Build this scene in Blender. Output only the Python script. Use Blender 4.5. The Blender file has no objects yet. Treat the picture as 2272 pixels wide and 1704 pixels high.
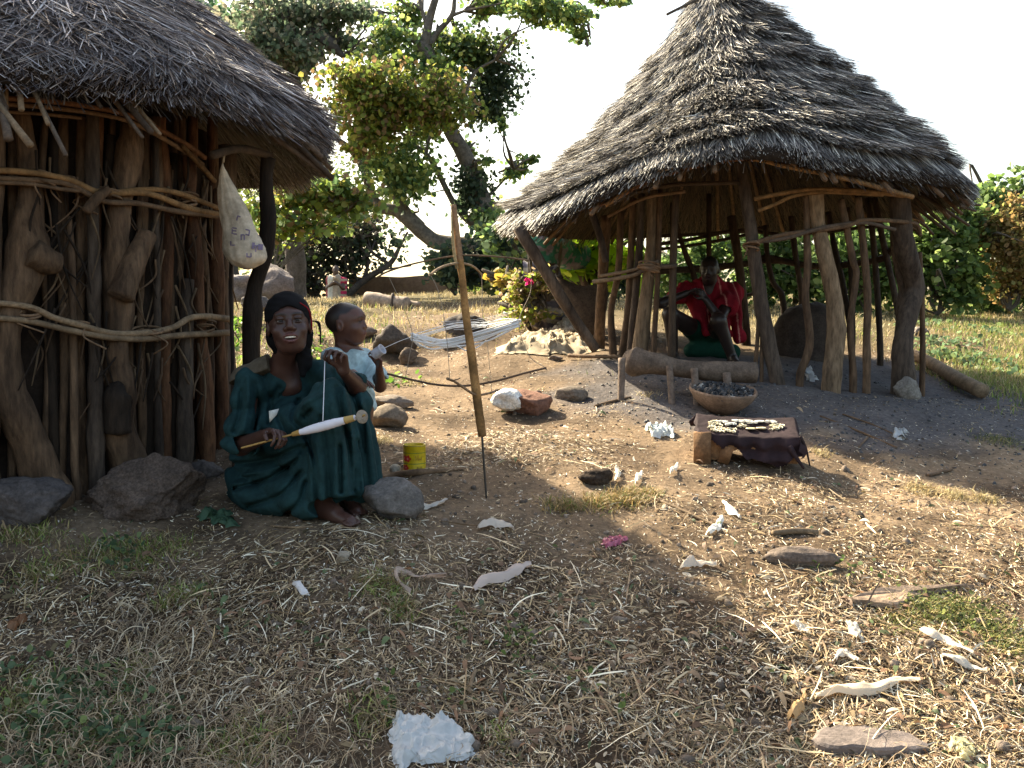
import bpy, math, random
import numpy as np
from mathutils import Vector
SC = bpy.context.scene
rng = np.random.default_rng(7)
random.seed(7)
# ---------------------------------------------------------------- camera
FPX = 2209.0; PITCH = math.radians(3.94)
cd = bpy.data.cameras.new("camera"); cam = bpy.data.objects.new("camera", cd)
SC.collection.objects.link(cam); SC.camera = cam
cd.sensor_width = 36; cd.lens = 36 * FPX / 2272; cd.clip_start = 0.05; cd.clip_end = 1000
cam.location = (0, 0, 0); cam.rotation_euler = (math.pi / 2 - PITCH, 0, 0)
SC.render.resolution_x = 1024; SC.render.resolution_y = 768
SC.render.engine = 'CYCLES'
SC.view_settings.view_transform = 'Standard'; SC.view_settings.look = 'None'
SC.view_settings.gamma = 1.0; SC.view_settings.exposure = 1.88
SC.view_settings.use_white_balance = True; SC.view_settings.white_balance_temperature = 7500; SC.view_settings.white_balance_tint = 6
# ---------------------------------------------------------------- sky and sun
SUN_EL = math.radians(39); SUN_AZ = math.atan2(-0.67, 0.74)
w = bpy.data.worlds.new("World"); SC.world = w; w.use_nodes = True
nt = w.node_tree; bg = nt.nodes['Background']
sky = nt.nodes.new('ShaderNodeTexSky'); sky.sky_type = 'NISHITA'; sky.sun_disc = False
sky.sun_elevation = SUN_EL; sky.sun_rotation = SUN_AZ; sky.air_density = 1.0; sky.dust_density = 3.5; sky.ozone_density = 1.0
nt.links.new(sky.outputs[0], bg.inputs[0]); bg.inputs[1].default_value = 0.118
sl = bpy.data.lights.new("sun", 'SUN'); so = bpy.data.objects.new("sun", sl); SC.collection.objects.link(so)
sl.energy = 5.0; sl.angle = math.radians(0.6); sl.color = (1.0, 0.93, 0.80)
dsun = Vector((-math.sin(SUN_AZ) * math.cos(SUN_EL), -math.cos(SUN_AZ) * math.cos(SUN_EL), -math.sin(SUN_EL)))
so.rotation_euler = dsun.to_track_quat('-Z', 'Y').to_euler(); so.location = (-8, 10, 8)

# ---------------------------------------------------------------- picture to place
cp, sp = math.cos(PITCH), math.sin(PITCH)
def P(u, v, y):
    cx = (u - 1136) / FPX; cy = (852 - v) / FPX
    dy = cp + cy * sp; dz = -sp + cy * cp
    return np.array([cx * y / dy, y, dz * y / dy])
# ---------------------------------------------------------------- noise
def _h(ix, iy, iz):
    n = (ix.astype(np.int64) * 73856093) ^ (iy.astype(np.int64) * 19349663) ^ (iz.astype(np.int64) * 83492791)
    n = (n ^ (n >> 13)) * 1274126177 & 0x7fffffff
    n = (n ^ (n >> 15)) * 668265263 & 0x7fffffff
    return (n ^ (n >> 13)) % 65536 / 65535.0
def vnoise(p):
    p = np.asarray(p, float); i = np.floor(p).astype(np.int64); f = p - i; f = f * f * (3 - 2 * f)
    r = 0
    for a in (0, 1):
        for b in (0, 1):
            for c in (0, 1):
                wgt = (f[..., 0] if a else 1 - f[..., 0]) * (f[..., 1] if b else 1 - f[..., 1]) * (f[..., 2] if c else 1 - f[..., 2])
                r = r + wgt * _h(i[..., 0] + a, i[..., 1] + b, i[..., 2] + c)
    return r * 2 - 1
def fbm(p, o=4):
    p = np.asarray(p, float); s = 0; a = 1.0
    for k in range(o):
        s = s + a * vnoise(p + 17.3 * k); p = p * 2.03; a *= 0.5
    return s
def sm(a, b, x):
    t = np.clip((x - a) / (b - a), 0, 1); return t * t * (3 - 2 * t)
# ---------------------------------------------------------------- terrain
CP = [(0,1704,2.7),(1136,1704,2.75),(2272,1704,2.8),(0,1400,3.35),(700,1400,3.35),(1400,1400,3.4),(2272,1400,3.6),
      (0,1190,4.0),(300,1155,4.15),(740,1150,4.15),(1136,1200,4.05),(1700,1200,4.15),(2272,1200,4.4),
      (60,1095,4.35),(420,1062,4.9),(560,1000,5.3),(1080,1095,4.55),(920,1048,4.85),(1136,1000,5.2),(1650,1030,5.25),(2272,1060,5.4),
      (860,960,5.9),(1170,930,6.2),(1600,930,6.3),(2000,930,6.5),(2272,950,6.6),
      (700,900,6.3),(900,860,7.2),(1200,850,7.2),(1450,850,6.9),(1725,862,7.0),(2000,852,7.9),(2272,840,8.4),
      (760,780,8.6),(1000,760,8.8),(1335,785,8.0),(1650,770,9.7),(1950,765,9.8),(2200,760,10.2),
      (600,700,10.5),(900,720,10.5),(1150,715,10.5),(1700,705,12),(2150,700,13),
      (870,690,14),(600,680,14),(1150,668,15),(1700,672,16),(2272,676,17),
      (740,668,22),(1000,650,22),(400,672,20),(1300,650,22),(1800,655,22),(2272,655,24)]
_c = np.array([P(*c) for c in CP])
def _U(r2): return np.where(r2 > 0, r2 * np.log(np.maximum(r2, 1e-12)), 0)
_n = len(_c); _lg = lambda y: np.log(np.maximum(y, 0.5)) * 6
def _map(x, y): return np.stack([x / np.maximum(y, 1.0) * 6, _lg(y)], -1)
_m = _map(_c[:, 0], _c[:, 1])
_K = _U(((_m[:, None] - _m[None]) ** 2).sum(-1)) + np.eye(_n) * 0.15
_Pm = np.c_[np.ones(_n), _m]
_A = np.block([[_K, _Pm], [_Pm.T, np.zeros((3, 3))]])
_w = np.linalg.solve(_A, np.r_[_c[:, 2], 0, 0, 0])
def Gs(x, y):
    x = np.asarray(x, float); y = np.asarray(y, float)
    yc = np.clip(y, 2.3, 24); xc = np.clip(x, -0.62 * np.maximum(yc, 3), 0.62 * np.maximum(yc, 3))
    m = _map(xc, yc); sh = m.shape[:-1]; m = m.reshape(-1, 2); out = np.empty(len(m))
    for s in range(0, len(m), 40000):
        q = m[s:s + 40000]
        out[s:s + 40000] = _U(((q[:, None] - _m[None]) ** 2).sum(-1)) @ _w[:_n] + _w[_n] + q @ _w[_n + 1:]
    z = out.reshape(sh)
    return z - 0.035 * np.maximum(y - 24, 0)
def G(x, y):
    x = np.asarray(x, float); y = np.asarray(y, float)
    z0 = np.zeros_like(x)
    f = (0.03 + .05 * sm(6.3, 8.5, y) * sm(16, 12, y) * sm(1.0, 0, x)) * fbm(np.stack([x * 1.6, y * 1.6, z0], -1), 3) + 0.008 * fbm(np.stack([x * 9, y * 9, z0 + 3], -1), 3)
    return Gs(x, y) + f
def hit(u, v, y0=2.0, y1=40.0):
    ys = np.geomspace(y0, y1, 500); pts = np.array([P(u, v, y) for y in ys])
    g = G(pts[:, 0], pts[:, 1]); k = np.argmax(pts[:, 2] <= g)
    if pts[k, 2] > g[k]: k = len(ys) - 1
    p = pts[k].copy(); p[2] = g[k]; return p
def gp(x, y): return np.array([x, y, float(G(np.array([x]), np.array([y]))[0])])

# ---------------------------------------------------------------- mesh helpers
class MB:
    def __init__(s): s.V = []; s.Q = []; s.T = []; s.C = []; s.n = 0
    def add(s, V, Q=None, T=None, C=None):
        V = np.asarray(V, float).reshape(-1, 3)
        if Q is not None and len(Q): s.Q.append(np.asarray(Q) + s.n)
        if T is not None and len(T): s.T.append(np.asarray(T) + s.n)
        if C is None: C = np.ones((len(V), 3))
        C = np.asarray(C, float)
        if C.ndim == 1: C = np.tile(C, (len(V), 1))
        s.V.append(V); s.C.append(C); s.n += len(V); return s
    def arrays(s):
        V = np.concatenate(s.V); C = np.concatenate(s.C)
        Q = np.concatenate(s.Q) if s.Q else np.zeros((0, 4), int)
        T = np.concatenate(s.T) if s.T else np.zeros((0, 3), int)
        return V, Q, T, C
def link(name, mb, mat, parent=None, base=None, smooth=True):
    V, Q, T, C = mb.arrays()
    if base is None: base = np.array(parent.location) if parent is not None and parent.get('_w') is None else (np.array(parent['_w']) if parent is not None else np.array([V[:, 0].mean(), V[:, 1].mean(), V[:, 2].min()]))
    base = np.array(base, float)
    me = bpy.data.meshes.new(name)
    me.vertices.add(len(V)); me.vertices.foreach_set('co', (V - base).astype(np.float32).ravel())
    nl = len(Q) * 4 + len(T) * 3
    me.loops.add(nl); me.polygons.add(len(Q) + len(T))
    me.loops.foreach_set('vertex_index', np.r_[Q.ravel(), T.ravel()].astype(np.int32))
    st = np.r_[np.arange(len(Q)) * 4, len(Q) * 4 + np.arange(len(T)) * 3].astype(np.int32)
    me.polygons.foreach_set('loop_start', st)
    me.polygons.foreach_set('use_smooth', np.full(len(st), smooth))
    me.update(calc_edges=True); me.validate()
    at = me.color_attributes.new('tint', 'FLOAT_COLOR', 'POINT')
    at.data.foreach_set('color', np.c_[C, np.ones(len(C))].astype(np.float32).ravel())
    if isinstance(mat, (list, tuple)):
        for m in mat: me.materials.append(m)
    else: me.materials.append(mat)
    o = bpy.data.objects.new(name, me); SC.collection.objects.link(o)
    if parent is not None:
        o.parent = parent; o['_w'] = [float(b) for b in base]
    else: o.location = base
    return o
def thing(name, label, cat, base, group=None):
    o = bpy.data.objects.new(name, None); o.empty_display_size = 0.1; SC.collection.objects.link(o); o.location = [float(b) for b in base]
    o['label'] = label; o['category'] = cat
    if group: o['group'] = group
    return o
def tag(o, label=None, cat=None, group=None, kind=None):
    if label: o['label'] = label
    if cat: o['category'] = cat
    if group: o['group'] = group
    if kind: o['kind'] = kind
    return o
def nrm(v): v = np.asarray(v, float); return v / np.maximum(np.linalg.norm(v, axis=-1, keepdims=True), 1e-9)
def spline(pts, n):
    pts = np.asarray(pts, float); m = len(pts)
    if m < 3: t = np.linspace(0, 1, n)[:, None]; return pts[0] * (1 - t) + pts[-1] * t
    e = np.concatenate([[2 * pts[0] - pts[1]], pts, [2 * pts[-1] - pts[-2]]])
    ts = np.linspace(0, m - 1 - 1e-9, n); i = ts.astype(int); t = (ts - i)[:, None]
    p0, p1, p2, p3 = e[i], e[i + 1], e[i + 2], e[i + 3]
    return 0.5 * (2 * p1 + (p2 - p0) * t + (2 * p0 - 5 * p1 + 4 * p2 - p3) * t * t + (3 * p1 - p0 - 3 * p2 + p3) * t ** 3)
def tube(mb, pts, rad, n=None, seg=8, knob=0.0, col=None, ks=8.0, cap=True):
    """pts: k x 3, rad: scalar or k"""
    pts = np.asarray(pts, float); k = len(pts)
    rad = np.full(k, rad) if np.isscalar(rad) else np.asarray(rad, float)
    n = n or max(2, (k - 1) * 4 + 1)
    pr = spline(np.c_[pts, rad], n); c = pr[:, :3]; r = np.maximum(pr[:, 3], 1e-4)
    tg = nrm(np.gradient(c, axis=0))
    a = np.array([0, 0, 1.0]) if abs(tg[0, 2]) < 0.8 else np.array([1.0, 0, 0])
    fr = []; x = nrm(np.cross(a, tg[0]))
    for i in range(n):
        x = nrm(x - tg[i] * np.dot(x, tg[i])); fr.append(x)
    X = np.array(fr); Y = np.cross(tg, X)
    th = np.arange(seg) / seg * 2 * np.pi
    ring = X[:, None] * np.cos(th)[None, :, None] + Y[:, None] * np.sin(th)[None, :, None]
    R = r[:, None, None] * np.ones((n, seg, 1))
    if knob:
        q = c[:, None] + ring * R
        R = R * (1 + knob * fbm(q * ks, 3)[..., None])
    V = (c[:, None] + ring * R).reshape(-1, 3)
    i = np.arange(n - 1)[:, None] * seg; j = np.arange(seg)[None]; j2 = (j + 1) % seg
    Q = np.stack([i + j, i + j2, i + seg + j2, i + seg + j], -1).reshape(-1, 4)
    T = None
    if cap:
        V = np.concatenate([V, c[:1] - tg[:1] * r[0] * .25, c[-1:] + tg[-1:] * r[-1] * .25]); b = n * seg
        jj = np.arange(seg); T = np.concatenate([np.stack([(jj + 1) % seg, jj, np.full(seg, b)], -1), np.stack([(n - 1) * seg + jj, (n - 1) * seg + (jj + 1) % seg, np.full(seg, b + 1)], -1)])
    mb.add(V, Q, T, col)
def ribbons(mb, Pn, side, wid, C):
    """Pn (N,K,3), side (N,3) or (N,K,3), wid (N,K), C (N,3)"""
    N, K, _ = Pn.shape
    if side.ndim == 2: side = side[:, None]
    off = side * wid[..., None] * 0.5
    V = np.stack([Pn - off, Pn + off], 2).reshape(-1, 3)
    b = (np.arange(N) * K * 2)[:, None] + (np.arange(K - 1) * 2)[None]
    Q = np.stack([b, b + 1, b + 3, b + 2], -1).reshape(-1, 4)
    mb.add(V, Q, None, np.repeat(C, K * 2, 0))
def leaves(mb, c, s, C, droop=0.4, fold=0.25, wf=0.42, up=None):
    """leaf faces at c (N,3) of length s"""
    N = len(c); s = np.broadcast_to(s, (N,))[:, None]
    d = nrm(rng.normal(size=(N, 3)) * [1, 1, .6] - [0, 0, droop])
    if up is not None: d = nrm(d + up)
    a = nrm(np.cross(d, nrm(rng.normal(size=(N, 3)) + [0, 0, .8]))); nn = np.cross(a, d)
    def q(t, w): return c + d * s * t + a * s * w - nn * s * abs(w) * fold - nn * s * .12 * t * t
    V = np.stack([q(0, 0), q(.3, wf), q(.7, wf * .75), q(1, 0), q(.7, -wf * .75), q(.3, -wf)], 1).reshape(-1, 3)
    b = np.arange(N)[:, None] * 6
    Q = np.concatenate([b + [0, 1, 2, 3], b + [0, 3, 4, 5]], 1).reshape(-1, 4)
    mb.add(V, Q, None, np.repeat(C, 6, 0))
def tri_ico(sub):
    import bmesh
    bm = bmesh.new(); bmesh.ops.create_icosphere(bm, subdivisions=sub, radius=1)
    V = np.array([v.co[:] for v in bm.verts]); T = np.array([[v.index for v in f.verts] for f in bm.faces]); bm.free(); return V, T
ICO = {k: tri_ico(k) for k in (2, 3, 4, 5)}
def rock(mb, c, r, seed=0, sub=4, amp=.22, flat=0.0, fine=.05, col=(1, 1, 1), rotz=0, tilt=0, freq=1.1, cuts=7):
    V, T = ICO[sub]; V = V.copy(); rs = np.random.default_rng(seed)
    for k in range(cuts):  # planar facets
        n = nrm(rs.normal(size=3)); d = rs.uniform(.55, .86); h = V @ n
        V = V - np.where(h > d, (h - d) * .93, 0)[:, None] * n
    nn = nrm(V)
    V = V + nn * (amp * fbm(nn * freq + seed * 3.1, 3) + fine * fbm(nn * 5 + seed, 4) + fine * .5 * fbm(nn * 16 + seed, 3))[:, None]
    V = V * np.array(r)
    ct, st = math.cos(tilt), math.sin(tilt); V = np.c_[V[:, 0] * ct + V[:, 2] * st, V[:, 1], -V[:, 0] * st + V[:, 2] * ct]
    cz, sz = math.cos(rotz), math.sin(rotz); V = np.c_[V[:, 0] * cz - V[:, 1] * sz, V[:, 0] * sz + V[:, 1] * cz, V[:, 2]]
    mb.add(V + np.array(c), None, T, np.array(col))
def lathe(mb, c, prof, seg=48, col=None, wob=0.0, T3=None):
    prof = np.array(prof, float); n = len(prof); th = np.arange(seg) / seg * 2 * np.pi
    V = np.stack([prof[:, :1] * np.cos(th), prof[:, :1] * np.sin(th), prof[:, 1:2] * np.ones(seg)], -1)
    if wob: V = V * (1 + wob * fbm(V * 6 + 5, 3)[..., None])
    V = V.reshape(-1, 3)
    if T3 is not None: V = V @ np.array(T3).T
    i = np.arange(n - 1)[:, None] * seg; j = np.arange(seg)[None]; j2 = (j + 1) % seg
    Q = np.stack([i + j, i + j2, i + seg + j2, i + seg + j], -1).reshape(-1, 4)
    mb.add(V + np.array(c), Q, None, col)
def box(mb, c, h, R=None, col=None):
    V = np.array([[x, y, z] for x in (-1, 1) for y in (-1, 1) for z in (-1, 1)], float) * np.array(h)
    if R is not None: V = V @ np.array(R).T
    mb.add(V + np.array(c), [[0, 1, 3, 2], [4, 6, 7, 5], [0, 4, 5, 1], [2, 3, 7, 6], [0, 2, 6, 4], [1, 5, 7, 3]], None, col)
def rotm(ax, ay, az):
    ax, ay, az = map(math.radians, (ax, ay, az))
    X = np.array([[1, 0, 0], [0, math.cos(ax), -math.sin(ax)], [0, math.sin(ax), math.cos(ax)]])
    Y = np.array([[math.cos(ay), 0, math.sin(ay)], [0, 1, 0], [-math.sin(ay), 0, math.cos(ay)]])
    Z = np.array([[math.cos(az), -math.sin(az), 0], [math.sin(az), math.cos(az), 0], [0, 0, 1]])
    return Z @ Y @ X

# ---------------------------------------------------------------- materials
def mat(name, col=(1, 1, 1), rough=.85, spec=.3, nz=None, nz2=None, bump=0.0, bs=30, bstretch=(1, 1, 1), trans=0.0, var=.35, sheen=0):
    """colour = tint attribute x col x noise variation. nz = (scale, dark factor) """
    m = bpy.data.materials.new(name); m.use_nodes = True; t = m.node_tree; N = t.nodes; L = t.links
    b = N['Principled BSDF']; b.inputs['Roughness'].default_value = rough; b.inputs['Specular IOR Level'].default_value = spec
    if sheen: b.inputs['Sheen Weight'].default_value = sheen
    at = N.new('ShaderNodeVertexColor'); at.layer_name = 'tint'
    tc = N.new('ShaderNodeTexCoord'); mp = N.new('ShaderNodeMapping'); L.new(tc.outputs['Object'], mp.inputs[0]); mp.inputs['Scale'].default_value = bstretch
    def mul(a, bcol):
        x = N.new('ShaderNodeMix'); x.data_type = 'RGBA'; x.blend_type = 'MULTIPLY'; x.inputs[0].default_value = 1
        L.new(a, x.inputs[6])
        if isinstance(bcol, tuple): x.inputs[7].default_value = (*bcol, 1)
        else: L.new(bcol, x.inputs[7])
        return x.outputs[2]
    c = mul(at.outputs[0], tuple(col))
    for z in (nz, nz2):
        if z:
            n = N.new('ShaderNodeTexNoise'); n.inputs['Scale'].default_value = z[0]; n.inputs['Detail'].default_value = 6; n.inputs['Roughness'].default_value = .65
            L.new(mp.outputs[0], n.inputs[0])
            r = N.new('ShaderNodeValToRGB'); r.color_ramp.elements[0].position = .33; r.color_ramp.elements[1].position = .67
            d = z[1]; r.color_ramp.elements[0].color = (*d, 1) if isinstance(d, tuple) else (d, d, d, 1)
            h = z[2] if len(z) > 2 else 1.0
            r.color_ramp.elements[1].color = (*h, 1) if isinstance(h, tuple) else (h, h, h, 1)
            L.new(n.outputs[0], r.inputs[0]); c = mul(c, r.outputs[0])
    L.new(c, b.inputs['Base Color'])
    if bump:
        n = N.new('ShaderNodeTexNoise'); n.inputs['Scale'].default_value = bs; n.inputs['Detail'].default_value = 8; n.inputs['Roughness'].default_value = .7
        L.new(mp.outputs[0], n.inputs[0]); bp = N.new('ShaderNodeBump'); bp.inputs['Strength'].default_value = 1.0; bp.inputs['Distance'].default_value = bump
        L.new(n.outputs[0], bp.inputs['Height']); L.new(bp.outputs[0], b.inputs['Normal'])
    if trans:
        tr = N.new('ShaderNodeBsdfTranslucent'); L.new(c, tr.inputs[0]); mx = N.new('ShaderNodeMixShader'); mx.inputs[0].default_value = trans
        L.new(b.outputs[0], mx.inputs[1]); L.new(tr.outputs[0], mx.inputs[2]); L.new(mx.outputs[0], N['Material Output'].inputs[0])
    return m
M = {}
M['dirt'] = mat('dirt', rough=.95, spec=.1, nz=(3.0, (.72, .70, .68), (1.15, 1.12, 1.08)), nz2=(38, .62, 1.2), bump=.012, bs=26)
M['straw'] = mat('straw', rough=.6, spec=.35)
M['thatch'] = mat('thatch', rough=.55, spec=.45)
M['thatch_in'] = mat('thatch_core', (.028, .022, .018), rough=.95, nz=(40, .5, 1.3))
M['leaf'] = mat('leaf', rough=.5, spec=.35, trans=.6)
M['leaf_bright'] = mat('broad_leaf', rough=.5, spec=.3, trans=.7)
M['grass'] = mat('grass', rough=.6, spec=.3, trans=.3)
M['wood'] = mat('post_wood', rough=.8, spec=.2, nz=(7, (.38, .36, .36), 1.25), nz2=(45, .5, 1.3), bump=.012, bs=28, bstretch=(1, 1, .22))
M['woodh'] = mat('rail_wood', rough=.8, spec=.2, nz=(14, .55, 1.2), nz2=(70, .7, 1.2), bump=.004, bs=60)
M['bark'] = mat('tree_bark', rough=.9, spec=.15, nz=(4, .6, 1.2), nz2=(22, .65, 1.25), bump=.03, bs=14)
M['rock'] = mat('stone', rough=.9, spec=.2, nz=(12, .62, 1.15), nz2=(70, .65, 1.3), bump=.006, bs=60)
M['pore'] = mat('porous_stone', rough=.95, spec=.1, nz=(10, .6, 1.15), nz2=(90, .45, 1.2), bump=.02, bs=55)
M['char'] = mat('charcoal', rough=.5, spec=.5, nz=(60, .4, 1.6), bump=.004, bs=120)
M['skin'] = mat('skin', rough=.42, spec=.45, nz=(18, .85, 1.08), bump=.0006, bs=300)
M['cloth'] = mat('cloth', rough=.85, spec=.15, nz=(5, .62, 1.2), nz2=(40, .85, 1.1), bump=.0008, bs=200)
M['plastic'] = mat('plastic_film', rough=.3, spec=.5, nz=(30, .85, 1.05), trans=.3)
M['metal'] = mat('tin_metal', rough=.35, spec=.6, nz=(50, .7, 1.1))
M['clay'] = mat('clay', rough=.9, spec=.15, nz=(10, .6, 1.2), nz2=(70, .7, 1.2), bump=.003, bs=60)
M['yarn'] = mat('yarn', (.95, .95, .95), rough=.8, spec=.2)
M['eye'] = mat('eye_surface', rough=.4, spec=.3)
M['hair'] = mat('hair', (.012, .01, .009), rough=.75, spec=.3, nz=(200, .4, 1.8), bump=.002, bs=300)
M['mudwall'] = mat('mud_wall', rough=.95, spec=.1, nz=(2, .7, 1.15), nz2=(15, .8, 1.1), bump=.02, bs=8)

# ---------------------------------------------------------------- signed distance figures
class Field:
    def __init__(s, lo, hi, h):
        s.lo = np.array(lo, float); s.h = h; s.n = np.ceil((np.array(hi) - s.lo) / h).astype(int) + 1
        s.F = np.full(s.n, 1.0, np.float32)
    def _s(s, lo, hi):
        a = np.clip(np.floor((lo - s.lo) / s.h).astype(int), 0, s.n); b = np.clip(np.ceil((hi - s.lo) / s.h).astype(int) + 1, 0, s.n)
        if np.any(b <= a): return None, None
        ax = [s.lo[i] + s.h * np.arange(a[i], b[i]) for i in range(3)]
        X = np.stack(np.meshgrid(*ax, indexing='ij'), -1)
        return (slice(a[0], b[0]), slice(a[1], b[1]), slice(a[2], b[2])), X
    def _mix(s, sl, d, k, op):
        F = s.F[sl]; d = d.astype(np.float32)
        if op == '+':
            h = np.maximum(k - np.abs(F - d), 0) / max(k, 1e-6); s.F[sl] = np.minimum(F, d) - h * h * k * .25
        else:
            d = -d; h = np.maximum(k - np.abs(F - d), 0) / max(k, 1e-6); s.F[sl] = np.maximum(F, d) + h * h * k * .25
    def rc(s, a, b, ra, rb, k=.01, op='+', disp=None):
        a = np.array(a, float); b = np.array(b, float); m = k + 3 * s.h + (disp[1] if disp else 0)
        sl, X = s._s(np.minimum(a - ra, b - rb) - m, np.maximum(a + ra, b + rb) + m)
        if sl is None: return
        ab = b - a; t = np.clip(((X - a) @ ab) / max(ab @ ab, 1e-9), 0, 1)
        d = np.linalg.norm(X - a - t[..., None] * ab, axis=-1) - (ra + t * (rb - ra))
        if disp: d = d + disp[0](X, t)
        s._mix(sl, d, k, op)
    def chain(s, pts, rad, k=.01):
        for i in range(len(pts) - 1): s.rc(pts[i], pts[i + 1], rad[i], rad[i + 1], k)
    def el(s, c, r, R=None, k=.01, op='+', disp=None):
        c = np.array(c, float); r = np.array(r, float); m = r.max() + k + 3 * s.h + (disp[1] if disp else 0)
        sl, X = s._s(c - m, c + m)
        if sl is None: return
        q = X - c
        if R is not None: q = q @ np.array(R)
        k0 = np.linalg.norm(q / r, axis=-1); k1 = np.linalg.norm(q / r ** 2, axis=-1)
        d = k0 * (k0 - 1) / np.maximum(k1, 1e-6)
        if disp: d = d + disp[0](X, None)
        s._mix(sl, d, k, op)
    def half(s, c, n, k=.004):
        """remove the side n points to"""
        sl, X = s._s(s.lo, s.lo + s.h * s.n); d = ((X - np.array(c)) @ nrm(n)); s.F = np.maximum(s.F, d.astype(np.float32))
    def disp(s, fn):
        band = np.abs(s.F) < 0.06; idx = np.argwhere(band); X = s.lo + idx * s.h
        s.F[band] += fn(X).astype(np.float32)
    def mesh(s, drop=None):
        F = s.F; sg = F < 0; nx, ny, nz = F.shape
        cs = sum(sg[a:nx - 1 + a, b:ny - 1 + b, c:nz - 1 + c].astype(np.int8) for a in (0, 1) for b in (0, 1) for c in (0, 1))
        act = (cs > 0) & (cs < 8); ids = np.argwhere(act); lut = np.full(act.shape, -1, np.int64); lut[act] = np.arange(len(ids))
        acc = np.zeros((len(ids), 3)); cnt = np.zeros(len(ids)); E = []
        cor = [(a, b, c) for a in (0, 1) for b in (0, 1) for c in (0, 1)]
        for i, p in enumerate(cor):
            for q in cor[i + 1:]:
                if sum(abs(p[t] - q[t]) for t in range(3)) != 1: continue
                fa = F[ids[:, 0] + p[0], ids[:, 1] + p[1], ids[:, 2] + p[2]]; fb = F[ids[:, 0] + q[0], ids[:, 1] + q[1], ids[:, 2] + q[2]]
                m = (fa < 0) != (fb < 0); t = np.where(m, fa / np.where(m, fa - fb, 1), 0)
                pt = np.array(p) + t[:, None] * (np.array(q) - np.array(p)); acc[m] += pt[m]; cnt[m] += 1
        V = s.lo + (ids + acc / cnt[:, None]) * s.h
        Qs = []
        for ax in range(3):
            o = [(1, 2), (2, 0), (0, 1)][ax]
            a = [slice(0, None)] * 3; b = [slice(0, None)] * 3; a[ax] = slice(0, -1); b[ax] = slice(1, None)
            cr = sg[tuple(a)] != sg[tuple(b)]; e = np.argwhere(cr)
            e = e[(e[:, o[0]] > 0) & (e[:, o[1]] > 0) & (e[:, o[0]] < F.shape[o[0]] - 1) & (e[:, o[1]] < F.shape[o[1]] - 1)]
            d0 = np.zeros(3, int); d0[o[0]] = 1; d1 = np.zeros(3, int); d1[o[1]] = 1
            g = lambda q: lut[q[:, 0], q[:, 1], q[:, 2]]
            q = np.stack([g(e - d0 - d1), g(e - d1), g(e), g(e - d0)], -1)
            ins = sg[e[:, 0], e[:, 1], e[:, 2]]; q[~ins] = q[~ins][:, ::-1]
            Qs.append(q)
        Q = np.concatenate(Qs); Q = Q[(Q >= 0).all(1)]
        if drop is not None:
            c = V[Q].mean(1); k = ~((c > drop[0]) & (c < drop[1])).all(1); Q = Q[k]
        us = np.unique(Q); rm = np.full(len(V), -1); rm[us] = np.arange(len(us)); V = V[us]; Q = rm[Q]
        # one light smoothing pass
        for _ in range(2):
            A = np.zeros_like(V); c = np.zeros(len(V))
            for i in range(4):
                np.add.at(A, Q[:, i], V[Q[:, (i + 1) % 4]] + V[Q[:, i - 1]]); np.add.at(c, Q[:, i], 2)
            V = V * .5 + .5 * A / np.maximum(c, 1)[:, None]
        return V, Q
# ================================================================ GROUND
def ground():
    na, nr = 720, 520
    t = np.linspace(-1, 1, na + 1)[:-1]; ang = math.pi * (0.28 * t + 0.72 * t ** 5)
    r = np.geomspace(.35, 160, nr)
    A, R = np.meshgrid(ang, r, indexing='ij'); X = R * np.sin(A); Y = R * np.cos(A); Z = G(X, Y)
    p3 = np.stack([X, Y, Z * 0], -1)
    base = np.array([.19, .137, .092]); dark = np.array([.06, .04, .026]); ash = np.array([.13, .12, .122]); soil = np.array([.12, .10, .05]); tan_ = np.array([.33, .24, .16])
    n1 = fbm(p3 * .9, 4); n2 = fbm(p3 * 3.1 + 9, 4)
    C = base + (tan_ - base) * sm(.0, .9, n1)[..., None] * .7
    C = C + (dark - C) * sm(-.1, .7, -n2 + .15)[..., None] * .65
    dk = np.sqrt(((X - 2.5) / 2.0) ** 2 + ((Y - 7.2) / 1.75) ** 2) + .25 * n1 + .15 * n2
    C = C + (ash - C) * (sm(1.05, .7, dk) * .9)[..., None]
    g = sm(8.5, 12, Y + .5 * n1) * sm(0, 1.5, np.abs(X) - .5 + .4 * n1 + np.maximum(0, Y - 14) * .3)
    C = C + (soil - C) * g[..., None]
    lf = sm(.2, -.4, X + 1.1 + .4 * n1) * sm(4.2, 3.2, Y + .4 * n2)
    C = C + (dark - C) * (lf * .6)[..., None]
    C = C + (dark - C) * (sm(4.2, 3.3, Y + .5 * n2) * .65)[..., None]  # soil colour darkened over the near ground to deepen its shade
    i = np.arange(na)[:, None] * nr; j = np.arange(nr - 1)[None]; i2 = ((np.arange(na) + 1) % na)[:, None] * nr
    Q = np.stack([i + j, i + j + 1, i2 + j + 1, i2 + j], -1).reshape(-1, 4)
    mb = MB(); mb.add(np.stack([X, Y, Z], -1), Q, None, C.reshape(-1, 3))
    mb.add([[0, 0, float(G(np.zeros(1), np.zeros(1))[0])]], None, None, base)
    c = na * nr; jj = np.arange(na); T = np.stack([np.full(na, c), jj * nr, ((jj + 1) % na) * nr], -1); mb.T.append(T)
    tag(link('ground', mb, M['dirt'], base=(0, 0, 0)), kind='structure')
ground()

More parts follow.
